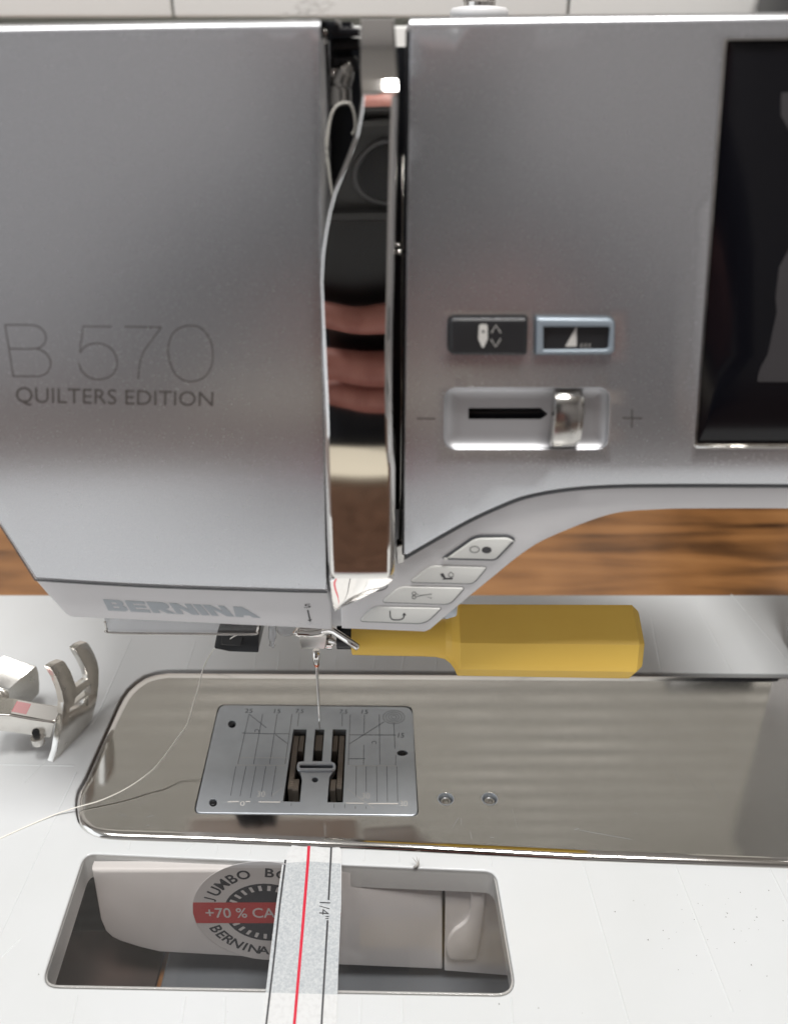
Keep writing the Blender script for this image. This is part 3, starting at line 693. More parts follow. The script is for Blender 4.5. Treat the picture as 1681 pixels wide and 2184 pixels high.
bm = bmesh.new(); text(bm, 'QUILTERS EDITION', *L3([(78, 515), (1057, 540), (80, 606), (1055, 624)]), FR, .05, -.006); obj('edition_lettering', bm, M['print'], sm, False)
bm = bmesh.new()
# heavy extended block letters, built from strokes on a unit grid
def heavy(x, wd, strokes):
    """strokes: list of polygons in unit letter box, mapped onto the slanting chin line"""
    for st_ in strokes:
        q = []
        for u, v in st_:
            X = (x+wd*u); tx, ty = 612+(1480-612)*X+0, 285+(333-285)*X; bx, by = 645+(1548-645)*X, 352+(396-352)*X
            q.append((tx+(bx-tx)*v, ty+(by-ty)*v))
        fill(bm, c1(q), [], shL, -.05-.002*len(bm.faces) % .01)
lw = .118; gpx = .0185; x = 0
LET = {'B': [[(0, 0), (.34, 0), (.34, 1), (0, 1)], [(.3401, 0), (.8, 0), (.95, .1), (.95, .36), (.84, .47), (1, .6), (1, .88), (.84, 1), (.3401, 1), (.3401, .76), (.62, .76), (.66, .68), (.62, .6), (.3401, .6), (.3401, .4), (.58, .4), (.62, .32), (.58, .24), (.3401, .24)]],
       'E': [[(0, 0), (1, 0), (1, .25), (.34, .25), (.34, .385), (.93, .385), (.93, .61), (.34, .61), (.34, .75), (1, .75), (1, 1), (0, 1)]],
       'R': [[(0, 0), (.8, 0), (.96, .12), (.96, .42), (.82, .56), (.72, .6), (1.06, 1), (.66, 1), (.42, .66), (.34, .66), (.34, 1), (0, 1)][:8]+[(.34, .64), (.34, 1), (0, 1)]],
       'N': [[(0, 0), (.36, 0), (.7, .55), (.7, 0), (1, 0), (1, 1), (.66, 1), (.3, .42), (.3, 1), (0, 1)]],
       'I': [[(0, 0), (1, 0), (1, 1), (0, 1)]],
       'A': [[(.3, 0), (.7, 0), (1.04, 1), (.7, 1), (.63, .82), (.37, .82), (.3, 1), (-.04, 1)]]}
x = 0
for ch, wd in (('B', .135), ('E', .135), ('R', .145), ('N', .15), ('I', .055), ('N', .15), ('A', .155)):
    heavy(x, wd, LET[ch]); x += wd+.0125
obj('brand_lettering', bm, M['brand'], sm, False)
bm = bmesh.new()
for px, py, r_ in ((425, 520, 2.2), (475, 945, 2.4), (601, 820, 2), (561, 1155, 2), (322, 770, 1.5), (700, 470, 2.5), (1245, 352, 1.8), (1385, 850, 1.5), (930, 1010, 3), (60, 850, 1.5), (1010, 480, 1.5), (1330, 300, 1.4), (240, 300, 1.3), (540, 650, 1.3), (1120, 220, 1.3)):
    fill(bm, [(px+r_*.5*math.cos(a)*random.uniform(.5, 1.3), py+r_*.5*math.sin(a)*random.uniform(.6, 1.6)) for a in (0, 1.3, 2.6, 3.9, 5.2)], [], FR, -.05)
obj('dust', bm, M['lint'], sm, False)['kind'] = 'stuff'
bm = bmesh.new()
for a, b_ in ((c5([(765, 650), (785, 645)]), 1.2), (c5([(790, 652), (900, 672), (1010, 692)]), .7), (c5([(245, 640), (268, 600)]), .7), (c5([(320, 660), (326, 690)]), .7), (c5([(405, 682), (420, 684)]), .9), (c5([(280, 600), (282, 630)]), .6),
              (c8([(870, 660), (915, 648)]), .7), (c8([(870, 708), (890, 706)]), .9), (c8([(700, 640), (760, 655)]), .5), (c5([(1020, 578), (1034, 580)]), .8), (c5([(500, 560), (520, 640)]), .4), (c5([(1190, 400), (1230, 460)]), .4), (c5([(1340, 430), (1390, 520)]), .4), (c5([(1250, 420), (1290, 480)]), .4)):
    ribbon(bm, [tuple(Vector(p).lerp(Vector(q), k/4)) for p, q in zip(a, a[1:]) for k in range(5)], b_*.7, BED, .03)
obj('scratches', bm, M['brand'], bedp, False)['kind'] = 'stuff'
# smudges of wear at the lip of the chin
bm = bmesh.new()
for i in range(90):
    px = random.gauss(655, 24) if i < 70 else random.uniform(505, 700); py = 1330+random.gauss(0, 4)-.0*px; r_ = random.uniform(.25, .9)
    fill(bm, ell(px, min(py, 1337), r_*random.uniform(.6, 1.6), r_*.6, 5), [], shL, -.04)
obj('wear_marks', bm, M['brand'], sm, False)['kind'] = 'stuff'

bm = bmesh.new(); ribbon(bm, [(0, 1117), (30, 1163), (76, 1236)], 3, shL, .3); ribbon(bm, catmull([(76, 1235.5), (200, 1243.5), (350, 1251.5), (600, 1259.5), (699, 1261.5)], 6), 4.2, shL, .35)
obj('cover_seam', bm, M['seam'], sm, False)
bm = bmesh.new(); ribbon(bm, [(x, y-1.5) for x, y in archU], 6, ashell, .3); obj('cover_seam', bm, M['seam'], sm, False)
# ---- groove between the covers
G = wallS(196)
bm = bmesh.new(); a = G(660, 60); b_ = G(900, 1345)
xl, xr = FR(686, 500).x, FR(868, 500).x
box(bm, xl-3, xr+3, 186, 196, 66, 199.5); box(bm, xl-2, -8, 184, 195.5, 199, 203.6); obj('groove_back', bm, M['black'], sm, False)
for x0_, x1_ in ((xl-1.2, xl-.3), (xr+.3, xr+1.2)):
    bm = bmesh.new(); box(bm, x0_, x1_, 165, 187, 116, 202); obj('groove_wall', bm, M['satin'], sm, False)
bm = slab([(866.5, 64), (877.5, 62), (866, 1000), (865, 1182), (858, 1184), (862, 700)], surfS(FRONT, .3), 8, step=80); obj('dark_edge_strip', bm, M['black'], sm, False)  # black strip added so the lit side of the cover stays dark
# guide bits in the groove (upper end)
W1 = wallS(172)
bm = slab(rounded(c2([(205, 165), (365, 165), (370, 225), (535, 235), (530, 300), (300, 300), (215, 240)]), 2, 3), W1, 8, 1.5, .3, back=True); obj('guide_block', bm, M['black'], sm, sharp=40)
bm = slab(rounded(c2([(290, 320), (535, 315), (535, 420), (300, 430)]), 3, 3), wallS(176), 8, 2, .5, back=True); obj('guide_block', bm, M['satin'], sm, sharp=40)
bm = slab(rounded(c2([(290, 480), (500, 470), (530, 520), (530, 600), (430, 640), (300, 640)]), 5, 4), wallS(175), 6, 3, 1, back=True); obj('guide_block', bm, M['satin'], sm, sharp=40)
for q, m_ in (([(215, 240), (260, 250), (262, 290), (220, 290)], 'chromedim'), ([(215, 310), (262, 305), (262, 375), (218, 375)], 'chromedim'), ([(330, 150), (360, 150), (360, 205), (330, 205)], 'chromedim')):
    bm = slab(rounded(c2(q), 1.5, 3), wallS(170.5), 2, 1.5, .5); obj('guide_clip', bm, M[m_], sm, sharp=60)
# take-up lever
bm = bmesh.new(); P = [wallS(176)(*p) for p in catmull(c2([(470, 540), (420, 600), (385, 690), (380, 780), (385, 900)]), 5)]; tube(bm, P, [1.2+.9*min(1, i/6) for i in range(len(P))][:len(P)], 14); obj('take_up_lever', bm, M['chromedim'], sm)
bm = bmesh.new(); P = [wallS(175)(*p) for p in catmull(c2([(340, 600), (305, 600), (300, 625), (330, 640)]), 5)]; tube(bm, P, .5, 8); obj('thread_eyelet', bm, M['chromedim'], sm)
# chrome guide (the big mirror strip)
LEV = profile([(60, -20), (102, -20), (103.2, 3), (108, 3), (125, 2.0), (150, 2.4), (158, 3.2), (168, 4.8), (180, 6.4), (189.5, 7.6), (192.4, 10), (192.7, 37.2), (194.0, 38.8), (194.6, 30), (197, 20), (201, 12), (205, 8)], 120, 151.5)
LS = surfS(LEV)
rowsL = [(38, 768, 842), (60, 768, 843), (100, 767, 846), (140, 767, 849), (165, 768, 851), (180, 769, 852), (192, 770, 852), (205, 770, 852), (240, 766, 851), (286, 757, 849), (330, 741, 848), (370, 725, 847), (410, 709, 846), (450, 698, 845), (500, 689, 844), (543, 683, 843), (600, 680, 842), (700, 683, 839), (850, 688, 838), (960, 690, 840),
         (1000, 691, 845), (1100, 694, 844.5), (1180, 697, 844), (1215, 699, 843.5), (1226, 700, 843), (1240, 701, 840), (1260, 703, 806), (1280, 705, 768), (1296, 708, 731), (1303, 713, 718)]
import bisect
def lrow(y):
    ys_ = [r_[0] for r_ in rowsL]; i = min(max(bisect.bisect_right(ys_, y)-1, 0), len(ys_)-2); t = (y-ys_[i])/(ys_[i+1]-ys_[i])
    return rowsL[i][1]*(1-t)+rowsL[i+1][1]*t, rowsL[i][2]*(1-t)+rowsL[i+1][2]*t
bm = bmesh.new(); rows = []
ysamp = []
y = 38.0
while y < 1303: ysamp.append(y); y += 5 if y < 230 or y > 1195 else 9
ysamp.append(1303)
for y in ysamp:
    l, r_ = lrow(y); b1 = 8+5*max(0, min(1, (y-600)/300)) if y > 200 else 3; b2 = 17 if 200 < y < 1235 else 4
    if y > 1240: b1 = b2 = min(4, (r_-l)/3)
    row = []
    row.append(LS(l+.3, y, 16)); row.append(LS(l, y, 2.6))
    for k in range(4): t = k/3; row.append(LS(l+.2*b1+b1*.8*t, y, 1.1*(1-math.sin(t*math.pi/2))))
    for k in range(1, 6): t = k/6; row.append(LS(l+b1+(r_-b2-l-b1)*t, y, -(.012+.10*max(0, min(1, (y-560)/150)))*math.sin(math.pi*t)))
    for k in range(4): t = k/3; row.append(LS(r_-b2+b2*.85*t, y, 1.5*(1-math.cos(t*math.pi/2))))
    row.append(LS(r_, y, 3.4)); row.append(LS(r_, y, 16))
    rows.append([bm.verts.new(p) for p in row])
for a, b_ in zip(rows, rows[1:]): strip(bm, a, b_, False)
cap = [bm.verts.new(v.co+Vector((0, 12, .5))) for v in rows[0][1:-1]]; strip(bm, rows[0][1:-1], cap, False)
lev = obj('chrome_guide', bm, M['chrome'], sm, sharp=16)
# slim bright rod and pin at its right
bm = bmesh.new(); tube(bm, [wallS(166)(860, 330), wallS(166)(857, 800), wallS(164)(853, 1186)], .25, 8); obj('guide_rod', bm, M['chromedim'], sm)
bm = bmesh.new(); p = wallS(160)(853, 536); tube(bm, [p-Vector((1.1, 0, 0)), p+Vector((1.0, 0, 0))], .38, 12); q = wallS(160)(850, 521); tube(bm, [q-Vector((.5, 0, 0)), q+Vector((.5, 0, 0))], .35, 10); obj('guide_pin', bm, M['chrome'], sm)
bm = slab(rounded([(846, 1165), (864, 1160), (862, 1200), (848, 1204)], 4, 4), surfS(FRONT, 1), 3, 1.5, .3); obj('guide_foot', bm, M['chromedim'], sm, sharp=50)
# thing between the two chins
bm = slab([(703, 1262), (731, 1262), (731, 1335), (708, 1335)], surfS(FRONT, 4), 30); obj('chin_gap_panel', bm, M['shell'], sm, False)
# ---- under the head
U = wallS(190)
bm = slab(rounded([(222, 1322), (552, 1332), (548, 1349), (540, 1352), (235, 1349), (226, 1342)], [0, 0, 6, 6, 8, 5], 4), wallS(176), 9, 2, .6, back=True); obj('lamp_cover', bm, M['clear'], sm, sharp=50)
bm = bmesh.new(); tube(bm, [wallS(175.6)(*p) for p in catmull([(224, 1326), (228, 1343), (240, 1350), (390, 1352), (536, 1353), (548, 1347), (551, 1336)], 6)], .3, 8); obj('lamp_cover_rim', bm, M['chromedim'], sm)
bm = slab(rounded([(463, 1350), (553, 1350), (551, 1393), (490, 1391), (456, 1384)], [2, 2, 2, 3, 5], 3), wallS(214), 22, 2, .5, back=True); obj('rear_bracket', bm, M['black'], sm, sharp=50)
bm = slab(rounded([(472, 1356), (520, 1356), (514, 1380), (470, 1376)], 3, 3), wallS(213), 4, 2, .5); obj('bracket_step', bm, M['satin'], sm, sharp=50)
bm = bmesh.new(); tube(bm, [wallS(200)(*p) for p in catmull([(583, 1335), (582, 1356), (581, 1372), (582, 1382)], 5)], [1.0]*14+[.8, .4][:2], 10) if False else tube(bm, [wallS(200)(582, 1330), wallS(200)(581, 1360), wallS(200)(581, 1376), wallS(200)(582, 1381)], [1.1, 1.2, 1.0, .4], 12); obj('threader_hook', bm, M['clear'], sm)
bm = bmesh.new(); tube(bm, [wallS(203)(612, 1330), wallS(203)(611, 1346), wallS(203)(611, 1354)], [2.9, 2.7, .8], 14); obj('threader_body', bm, M['clear'], sm)
# ---- needle bar and clamp
N = wallS(196)
bm = bmesh.new(); p = N(668, 1300); q = N(667, 1360); tube(bm, [p+Vector((0, 3, 6)), q], 3.3, 20); obj('needle_bar', bm, M['chromedim'], sm)
NF = wallS(190.5)
bm = slab(rounded(cn([(425, 375), (725, 375), (705, 556), (460, 552)]), [2, 2, 2, 2], 3), NF, 9, 2.2, .6, grid=0, back=True); nc = obj('needle_clamp', bm, M['chromedim'], sm, sharp=50)
bm = bmesh.new(); c = NF(*cn([(603, 552)])[0]); n = 24
prof = [(4.3, 0), (4.3, -.3), (3.7, -1.1), (2.2, -2.2), (1.3, -2.6)]
rings = [[bm.verts.new((c.x+r_*math.cos(2*math.pi*k/n), c.y+5.0+r_*math.sin(2*math.pi*k/n), c.z+1.5+z)) for k in range(n)] for r_, z in prof]
for a, b_ in zip(rings, rings[1:]): strip(bm, a, b_)
bm.faces.new(rings[-1]); obj('clamp_boss', bm, M['chromedim'], nc, sharp=60)
bm = bmesh.new(); tube(bm, [wallS(186.5-5*max(0, min(1, (p[0]-690)/60)))(*p) for p in catmull(cn([(408, 372), (430, 395), (480, 400), (560, 405), (640, 395), (700, 378), (770, 372), (830, 405), (930, 470), (1025, 535)]), 5)], .95, 12); obj('thread_guide_lever', bm, M['chrome'], nc)
bm = bmesh.new(); tube(bm, [wallS(189.5)(*p) for p in catmull(cn([(412, 368), (520, 375), (640, 372), (740, 365)]), 5)], .9, 10); obj('guide_wire', bm, M['chrome'], nc)
# needle
bm = bmesh.new(); pn_ = [N(*cn([p])[0]) for p in ((613, 560), (613, 640), (616, 690), (618, 715), (619, 735), (625, 850), (634, 1020), (641, 1200), (647, 1345))]
for p in pn_: p.y = 195.6
tube(bm, pn_, [1.05, 1.03, .78, .55, .45, .42, .40, .36, .06], 14); ne = obj('needle', bm, M['chrome'], nc)
bm = bmesh.new(); p0, p1 = pn_[2], pn_[3]; tube(bm, [p0.lerp(p1, -.1)+Vector((0, 0, 0)), p1.lerp(p0, .05)], [.86, .62], 14, False); obj('colour_band', bm, M['copper'], nc)
bm = bmesh.new(); p = N(*cn([(720, 480)])[0]); q = N(*cn([(735, 480)])[0]); tube(bm, [p, q+Vector((1.0, 0, 0))], 2.2, 16); tube(bm, [q, q+Vector((1.6, 0, .2))], 1.3, 12); obj('clamp_screw', bm, M['chrome'], nc, sharp=50)
# spool pin on top of the arm
SPY = 232; T = wallS(SPY)
spz = T(1020, 36).z; cx0 = T(1022, 30).x; Rw = (T(1085, 30).x-T(960, 30).x)/2
bm = bmesh.new(); n = 40; spz += .5; prof = [(Rw*.8, spz-2.5), (Rw, spz-.3), (Rw*.99, spz+.9), (Rw*.9, spz+1.5), (Rw*.6, spz+1.8), (0.01, spz+1.8)]
rings = [[bm.verts.new((cx0+r_*math.cos(2*math.pi*k/n), SPY+r_*math.sin(2*math.pi*k/n), z)) for k in range(n)] for r_, z in prof]
for a, b_ in zip(rings, rings[1:]): strip(bm, a, b_)
sd = obj('spool_disc', bm, M['shell'], sm, sharp=60)
bm = bmesh.new(); c = (cx0, SPY); prof = [(3.7, spz+1.2), (3.7, spz+2.6), (4.1, spz+2.8), (3.6, spz+3.2), (3.6, spz+4.2), (4.6, spz+4.6), (4.6, spz+9), (3.5, spz+10), (3.5, spz+20)]
rings = [[bm.verts.new((cx0+r_*math.cos(2*math.pi*k/n), SPY+r_*math.sin(2*math.pi*k/n), z)) for k in range(n)] for r_, z in prof]
for a, b_ in zip(rings, rings[1:]): strip(bm, a, b_)
obj('winder_post', bm, M['chromedim'], sm, sharp=30)
# pillar of the machine at the right, out of frame but mirrored in the bed
bm = bmesh.new(); box(bm, 150, 232, 162, 272, -1, 112, 6); obj('pillar', bm, M['silver'], sm, sharp=50)

# ================================================================== LOOSE THINGS
# thread in the groove + lower tail
bm = bmesh.new(); P = [wallS(171)(*p) for p in catmull(c2([(310, 1700), (280, 1500), (258, 1250), (290, 1010), (340, 910), (400, 880), (455, 885), (490, 960), (505, 1080), (480, 1150)]), 8)]; tube(bm, P, .28, 6)
tag(obj('thread', bm, M['thread'], None), 'pale thread looped over the take-up lever in the black groove', 'thread')
bm = bmesh.new(); pts2 = [(505, 1355), (480, 1370), (455, 1388), (436, 1420), (425, 1460), (413, 1500), (398, 1547), (373, 1583), (341, 1626), (316, 1651), (269, 1683), (215, 1708), (163, 1723), (118, 1738), (65, 1760), (0, 1789), (-60, 1815)]
P = []
hts = [43, 38, 33, 27, 21.5, 16.5, 12, 8.5, 5.8, 4, 2.4, 1.2, .7, -.9, -1.25, -1.3, -1.3]
for (x, y), z in zip(pts2, hts): P.append(tuple(bed(z)(x, y)))
P = catmull(P, 8); rr = []
for i, p in enumerate(P): pass
P = [(p[0], p[1], p[2]+.12*math.sin(i*.5)*(p[2] > 8)) for i, p in enumerate(P)]
tube(bm, P, .2, 6); tag(obj('thread', bm, M['thread'], None), 'thin white thread tail curling down over the metal bed to the left', 'thread')
bm = bmesh.new()
for i in range(16):
    a = Vector(wallS(166)(random.uniform(620, 690), random.uniform(30, 48))); a.z = 203+random.uniform(0, 3.0); P = [a]
    for k in range(5): P.append(P[-1]+Vector((random.uniform(-1.4, 1.4), random.uniform(-1, 1), random.uniform(-.6, .6))))
    tube(bm, P, .05, 4, False)
tag(obj('lint_tuft', bm, M['lint'], None), 'wispy tuft of pale lint on top of the left cover', 'lint')
bm = bmesh.new(); a = TB(892, 1852, 0)
for dx, dz, l in ((-.5, 4.5, 0), (.3, 3.6, .5), (-1.6, 3.8, -.5)):
    tube(bm, [a+Vector((l*.5-.8, 0, .1)), a+Vector((l*.3, .2, dz*.3)), a+Vector((dx*.5, .4, dz*.6)), a+Vector((dx, .8, dz*.85))], [.45, .25, .12, .04], 6)
bm2 = bm; tag(obj('lint_tuft', bm2, M['lint'], None), 'small frayed grey fibre standing at the rear rim of the clear window', 'lint')
# seam guide tape
tp = thing('guide_tape', 'speckled grey seam guide tape with a red centre line across the clear window', 'tape', tuple(TB(645, 2000)))
TZ = TBZ+.16; TS_ = bed(TZ)
out = [(631, 1793), (650, 1794), (665, 1791), (688, 1797), (704, 1794), (714, 1797), (722, 1806), (729, 1815), (728, 1928), (722, 2060), (716, 2240), (552, 2240), (575, 2050), (590, 1925), (602, 1845), (608, 1836), (611, 1826), (622, 1806)]
bm = slab(dense(out, 14), TS_, .12, 0, 0, grid=18)
for v in bm.verts:
    if v.co.y > TB(660, 1828).y: v.co.z += .35*abs(math.sin(v.co.x*1.7+v.co.y*2.1))*min(1, (v.co.y-TB(660, 1828).y)/3)
obj('tape_end', bm, M['tapeclear'], tp, sharp=40)
bm = slab(dense([(605, 1842), (660, 1838), (727, 1843), (728, 1928), (722, 2060), (720, 2122), (567, 2118), (578, 2030), (590, 1925)], 14), bed(TZ+.05), .06); obj('speckled_band', bm, M['tape'], tp, False)
T2 = bed(TZ+.05)
bm = bmesh.new(); ribbon(bm, [(660, 1794), (657, 1838), (644, 2000), (628, 2185), (624, 2240)], 6.2, T2, .04)
for v in bm.verts:
    if v.co.y > TB(660, 1838).y: v.co.z += .3
obj('red_line', bm, M['redline'], tp, False)
bm = bmesh.new(); ribbon(bm, [(609, 1835), (597, 1930), (583, 2060), (568, 2185), (562, 2240)], 4.0, T2, .04); ribbon(bm, [(705, 1845), (701, 1921)], 3.8, T2, .04); ribbon(bm, [(699, 1964), (686, 2185), (683, 2240)], 4.2, T2, .04)
ribbon(bm, [(707, 1803), (705, 1846)], 3.8, bed(TZ+.33), .05)
text(bm, '1/4"', (706, 1926), (701, 1962), (682, 1925), (680, 1960), T2, .04)
obj('black_lines', bm, M['icon'], tp, False)
# screwdriver pushed onto the clamp screw
AX = N(722, 1372); AX.y = 188
dv = thing('screwdriver', 'yellow hex-handled screwdriver held in the needle clamp screw', 'screwdriver', tuple(AX))
D = wallS(188); c0 = D(751, 1369)
def ax(px): k = D(px, 1370).x; return Vector((k, 188, c0.z+1.3-.012*(k-c0.x)))
HX = [(R(143-a_), r_) for a_, r_ in ((62, 1.03), (-6, 1.0), (-51, 1.02), (-98, 1.0), (-160, 1.0), (-232, 1.03))]
def ringpt(a, k):
    V_ = [Vector((math.cos(q)*r_, math.sin(q)*r_)) for q, r_ in HX]; d_ = Vector((math.cos(a), math.sin(a))); best = 1
    for p_, q_ in zip(V_, V_[1:]+V_[:1]):
        e_ = q_-p_; den = d_.x*e_.y-d_.y*e_.x
        if abs(den) > 1e-9:
            t_ = (p_.x*e_.y-p_.y*e_.x)/den; u_ = (p_.x*d_.y-p_.y*d_.x)/den
            if t_ > 0 and -1e-6 <= u_ <= 1+1e-6: best = t_
    return (1-k)*best+k*1.0
secs = [(751, 4.2, 1.0), (752.5, 4.6, 1.0), (800, 4.7, 1), (900, 4.8, 1), (930, 4.95, 1), (948, 5.5, .8), (960, 6.6, .6), (969, 8.2, .3), (974, 9.7, 0), (976, 10.0, 0), (1100, 10.1, 0), (1325, 10.3, 0), (1340, 10.3, 0), (1354, 8.6, 0), (1355, 8.4, 0)]
bm = bmesh.new(); rings = []; n = 360//5
for px, r_, k in secs:
    c = ax(px)
    rings.append([bm.verts.new(c+Vector((0, math.cos(2*math.pi*j/n)*r_*ringpt(2*math.pi*j/n, k), math.sin(2*math.pi*j/n)*r_*ringpt(2*math.pi*j/n, k)))) for j in range(n)])
for a, b_ in zip(rings, rings[1:]): strip(bm, a, b_)
bm.faces.new(rings[0]); bm.faces.new(rings[-1]); obj('handle', bm, M['yellow'], dv, sharp=14)
bm = bmesh.new(); tube(bm, [ax(720)+Vector((0, 0, .6)), ax(752)+Vector((0, 0, .6))], 3.6, 20); obj('collar', bm, M['black'], dv, sharp=40)
bm = bmesh.new(); tube(bm, [ax(700)+Vector((0, 1, -1.8)), ax(752)+Vector((0, 1, -3.4))], .8, 12); obj('blade', bm, M['chromedim'], dv)
bm = slab(rounded([(940, 1290), (977, 1290), (974, 1315), (950, 1322)], 3, 3), wallS(171), 6, 1, .3); obj('arm_end_block', bm, M['plate'], sm, sharp=50)

# presser foot lying on the table at the left
pf = thing('presser_foot', 'polished steel forked presser foot lying on the table at the left', 'presser foot', tuple(TB(100, 1600)))
A0 = TB(*c1([(312, 1262)])[0]); A1 = TB(*c1([(470, 1100)])[0])
e = (A1-A0).normalized(); nrm = Vector((e.y, -e.x, 0)); 
FP = planeS(A0, nrm)
sole = c1([(300, 690), (330, 668), (372, 650), (388, 660), (420, 712), (440, 765), (455, 808), (490, 785), (525, 760), (522, 735), (505, 690), (480, 640), (445, 580), (475, 555), (512, 540), (530, 552), (560, 605), (580, 655), (590, 705), (588, 790), (580, 870), (562, 950), (545, 1010), (420, 1160), (330, 1255), (316, 1262), (340, 1190), (362, 1060), (380, 900), (366, 830), (340, 760)])
cut = c1([(452, 872), (540, 790), (534, 840), (440, 915)]); cut2 = c1([(415, 958), (418, 935), (530, 855), (522, 925), (500, 905)])
bm = slab(rounded(sole, 1.2, 2), FP, 2.3, 1.2, .2, [cut, cut2], back=True); so = obj('sole', bm, M['footsteel'], pf, sharp=50)
FPb = planeS(A0-nrm*.0+Vector((0, 0, 0)), nrm)
# arm of the foot: a bar behind the sole with a printed top
BP = planeS(A0+Vector((-3, 3, 0)), (0.25, -1, 0))
bar = c1([(-60, 968), (60, 975), (180, 998), (330, 1020), (300, 1115), (200, 1100), (100, 1085), (-60, 1065)])
bm = slab(rounded(bar, 2, 3), BP, 8, 2.5, .6, back=True, step=14); ba = obj('foot_bar', bm, M['footsteel'], pf, sharp=50); ba['label'] = 'bar with pale printed top'
hz = [BP(*p) for p in c1([(60, 975), (150, 992), (215, 1006), (322, 1022)])]
def quad(bm, P): bm.faces.new([bm.verts.new(p) for p in P])
sh = Vector((0, 0, .12)); bk_ = Vector((-.25*.97, 7.0, 0))
bm = bmesh.new(); quad(bm, [hz[1]+sh+bk_*.1, hz[3]+sh+bk_*.1, hz[3]+sh+bk_, hz[1]+sh+bk_]); quad(bm, [hz[0]+sh+bk_*.1, hz[1]+sh+bk_*.1, hz[1]+sh+bk_, hz[0]+sh+bk_]); obj('printed_label', bm, M['iconw'], ba, False)
bm = bmesh.new(); sh2 = Vector((0, 0, .2))
for k in range(7):
    a_, b_ = hz[0].lerp(hz[1], k/7), hz[0].lerp(hz[1], k/7+.085); quad(bm, [a_+sh2+bk_*.2, b_+sh2+bk_*.2, b_+sh2+bk_*.9, a_+sh2+bk_*.9])
o = obj('pink_hatching', bm, M['pinktag'], ba, False); o['kind'] = 'stuff'
bm = bmesh.new(); c = BP(*c1([(238, 1110)])[0]); tube(bm, [c+Vector((0, -1.5, 1.6)), c+Vector((0, -1.5, -.6)), c+Vector((0, -1.5, -1.2))], [2.1, 2.1, 1.6], 18); obj('pin', bm, M['footsteel'], ba, sharp=50)
bm = slab(ell(*c1([(212, 1083)])[0], 8, 7, 18), planeS(A0+Vector((-3, 2.6, 0)), (.25, -1, 0)), .2); obj('pin_hole', bm, M['black'], ba, False)
# shank: bevelled block at the frame edge, leaning
KP = planeS(TB(*c1([(120, 1080)])[0])+Vector((0, 6, 0)), (.75, -1, .15))
face = c1([(50, 822), (130, 750), (215, 682), (228, 720), (234, 790), (232, 845), (195, 885), (150, 920), (60, 935)])
bm = bmesh.new(); q0 = [KP(*p) for p in rounded(face, 3, 3)]; ex = (KP(*c1([(-40, 760)])[0])-KP(*c1([(50, 822)])[0])).normalized()
exv = Vector((-11, 2.5, 2.5)); back = [p+exv for p in q0]
a = [bm.verts.new(p) for p in q0]; b_ = [bm.verts.new(p) for p in back]; bm.faces.new(a); bm.faces.new(b_); strip(bm, a, b_)
bmesh.ops.bevel(bm, geom=[e_ for e_ in bm.edges if e_.calc_face_angle(0) > .5], offset=.5, segments=3, affect='EDGES'); obj('shank', bm, M['footsteel'], pf, sharp=40)
bm = bmesh.new(); p = KP(*c1([(20, 900)])[0]); tube(bm, [p+Vector((-7, 4, 4)), p+Vector((-1, 0, -1)), p+Vector((0, 0, -6))], [3.6, 3.4, 3.0], 20); obj('neck', bm, M['footsteel'], pf)

# ================================================================== WHAT THE CHROME MIRRORS: phone, hand and sitter behind the camera
def cl(x, s, k):   # x right, s down the phone from the lens, k out of its back towards the machine (mm)
    return Vector((x, 0, HCAM))+Vector((0, -SP, -CP))*s+Vector((0, CP, -SP))*k
def cbox(bm, x0, x1, s0, s1, k0, k1, bev):
    r_ = bmesh.ops.create_cube(bm, size=1)
    for v in r_['verts']: v.co = cl(x0+(v.co.x+.5)*(x1-x0), s0+(v.co.y+.5)*(s1-s0), k0+(v.co.z+.5)*(k1-k0))
    bmesh.ops.bevel(bm, geom=list({e_ for v in r_['verts'] for e_ in v.link_edges}), offset=bev, segments=3, affect='EDGES')
ph = thing('smartphone', 'black smartphone mirrored in the chrome guide, held behind the camera', 'phone', tuple(cl(0, 140, -8)))
bm = bmesh.new(); cbox(bm, -36, 36, -26, 140, -15, -6, 3); obj('body', bm, M['phone'], ph, sharp=40)
bm = bmesh.new(); cbox(bm, -31, 31, -19, 17, -6.2, -3.5, 5); obj('camera_bar', bm, M['phonebar'], ph, sharp=40)
bm = bmesh.new(); tube(bm, [cl(0, 0, -3.6), cl(0, 0, -3.0)], 12.5, 32); obj('lens', bm, M['black'], ph, sharp=40)
bm = bmesh.new(); P = [cl(14.5*math.cos(2*math.pi*k/32), 14.5*math.sin(2*math.pi*k/32), -3.3) for k in range(33)]; tube(bm, P, 1.3, 8, False); obj('lens_ring', bm, M['seam'], ph)
pe = thing('person', 'person in dark clothes holding the phone, mirrored in the chrome', 'person', (0, -480, -330))
def skin_chain(name, nodes, edges, mt, parent, sub=2):
    me = bpy.data.meshes.new(name); me.from_pydata([Vector(p)/1000 for p, _ in nodes], edges, []); o = bpy.data.objects.new(name, me); COL.objects.link(o)
    sk = o.modifiers.new('s', 'SKIN'); sb = o.modifiers.new('u', 'SUBSURF'); sb.levels = sb.render_levels = sub
    for i, (p, r_) in enumerate(nodes):
        rr_ = r_ if isinstance(r_, tuple) else (r_, r_); me.skin_vertices[0].data[i].radius = (rr_[0]/1000, rr_[1]/1000); me.skin_vertices[0].data[i].use_root = i == 0
    dg = bpy.context.evaluated_depsgraph_get(); m2 = bpy.data.meshes.new_from_object(o.evaluated_get(dg)); bpy.data.objects.remove(o)
    m2.name = name; return link(name, m2, mt, parent)
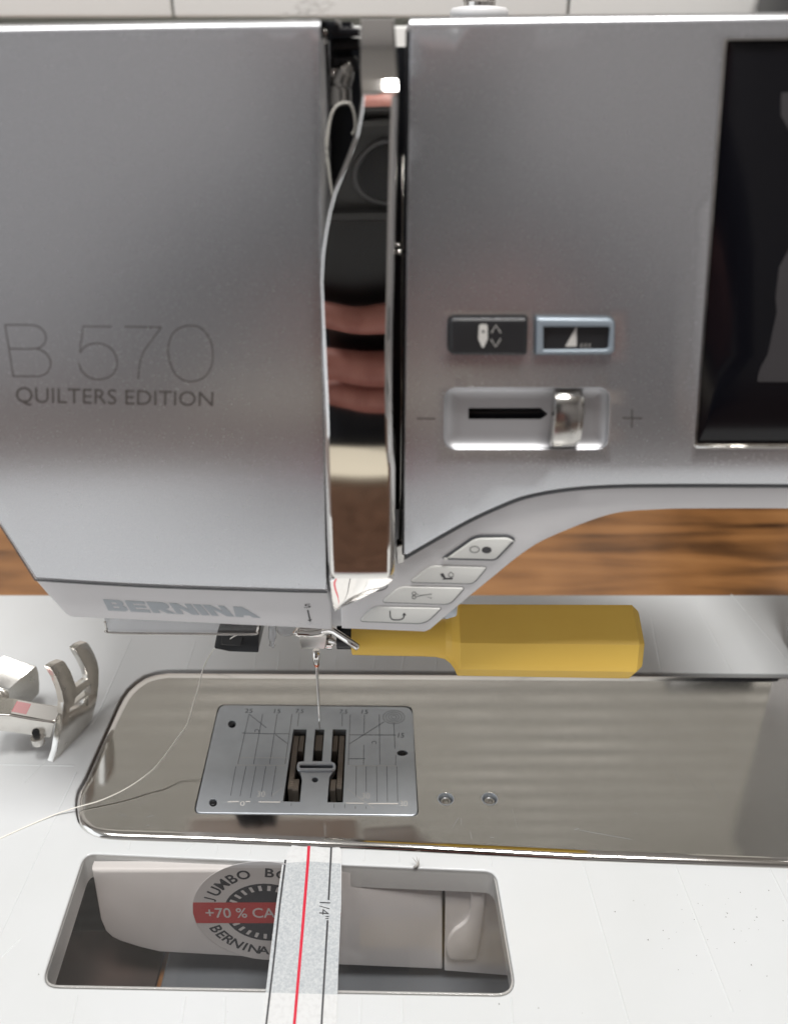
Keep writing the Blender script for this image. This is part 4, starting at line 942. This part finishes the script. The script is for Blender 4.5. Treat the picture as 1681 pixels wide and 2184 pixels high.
skin_chain('torso', [((0, -550, -330), (150, 105)), ((0, -550, -150), (150, 105)), ((0, -540, 60), (165, 105)), ((0, -530, 150), (110, 80)), ((0, -465, 190), (50, 50)), ((170, -450, 120), (60, 60)), ((215, -330, -60), (46, 46)), ((130, -130, 10), (36, 36)), ((-170, -450, 120), (60, 60)), ((-220, -360, -100), (46, 46)), ((-120, -300, -120), (38, 38))],
           [(0, 1), (1, 2), (2, 3), (3, 4), (3, 5), (5, 6), (6, 7), (3, 8), (8, 9), (9, 10)], M['shirt'], pe)
skin_chain('head', [((0, -465, 200), (42, 42)), ((0, -455, 270), (62, 74)), ((0, -460, 340), (72, 86)), ((0, -462, 385), (50, 60))], [(0, 1), (1, 2), (2, 3)], M['skin'], pe)
# hand round the phone: palm at its right side, four fingers of unequal length across the back, thumb in front
pal = [cl(62, 108, -22), cl(70, 150, -40)]
skin_chain('hand', [(tuple(cl(58, 112, -22)), (17, 26)), (tuple(cl(72, 150, -45)), (22, 26)), (tuple(cl(80, 185, -70)), (26, 24)),
    (tuple(cl(48, 78, -6)), 9.5), (tuple(cl(30, 76, 6.5)), 9.2), (tuple(cl(-10, 75, 7)), 8.6), (tuple(cl(-48, 73, 5)), 7.4),
    (tuple(cl(50, 109, -5)), 9.5), (tuple(cl(30, 108, 7)), 9.3), (tuple(cl(-12, 107, 7)), 8.8), (tuple(cl(-54, 105, 5)), 7.6),
    (tuple(cl(49, 128, -6)), 9), (tuple(cl(29, 126, 6)), 8.7), (tuple(cl(-10, 125, 6)), 8.2), (tuple(cl(-46, 124, 4)), 7.0),
    (tuple(cl(44, 148, -24)), 8), (tuple(cl(34, 142, -14)), 7.6), (tuple(cl(22, 138, -12)), 7), (tuple(cl(8, 136, -12)), 6),
    (tuple(cl(46, 90, -34)), 11), (tuple(cl(24, 78, -30)), 9.6), (tuple(cl(6, 66, -27)), 8)],
    [(0, 1), (1, 2), (0, 3), (3, 4), (4, 5), (5, 6), (0, 7), (7, 8), (8, 9), (9, 10), (0, 11), (11, 12), (12, 13), (13, 14), (0, 15), (15, 16), (16, 17), (17, 18), (0, 19), (19, 20), (20, 21)], M['skin'], pe, 1)
skin_chain('lap', [((-80, -430, -330), (95, 75)), ((-90, -250, -240), (85, 65)), ((-95, -60, -230), (72, 60))], [(0, 1), (1, 2)], M['tan'], pe)
skin_chain('lap', [((80, -430, -330), (95, 75)), ((90, -250, -240), (85, 65)), ((95, -60, -230), (72, 60))], [(0, 1), (1, 2)], M['tan'], pe)
bm = bmesh.new(); box(bm, -160, 120, -405, -330, DESKZ-12, DESKZ-6, 1); tag(obj('fabric_square', bm, M['tan'], None, sharp=40), 'folded cream cloth at the front of the desk', 'cloth')
bm = bmesh.new(); box(bm, -60, 30, -110, -85, DESKZ-12, DESKZ-2, 3); tag(obj('fabric_bundle', bm, M['magenta'], None, sharp=40), 'magenta cloth just in front of the table', 'cloth')
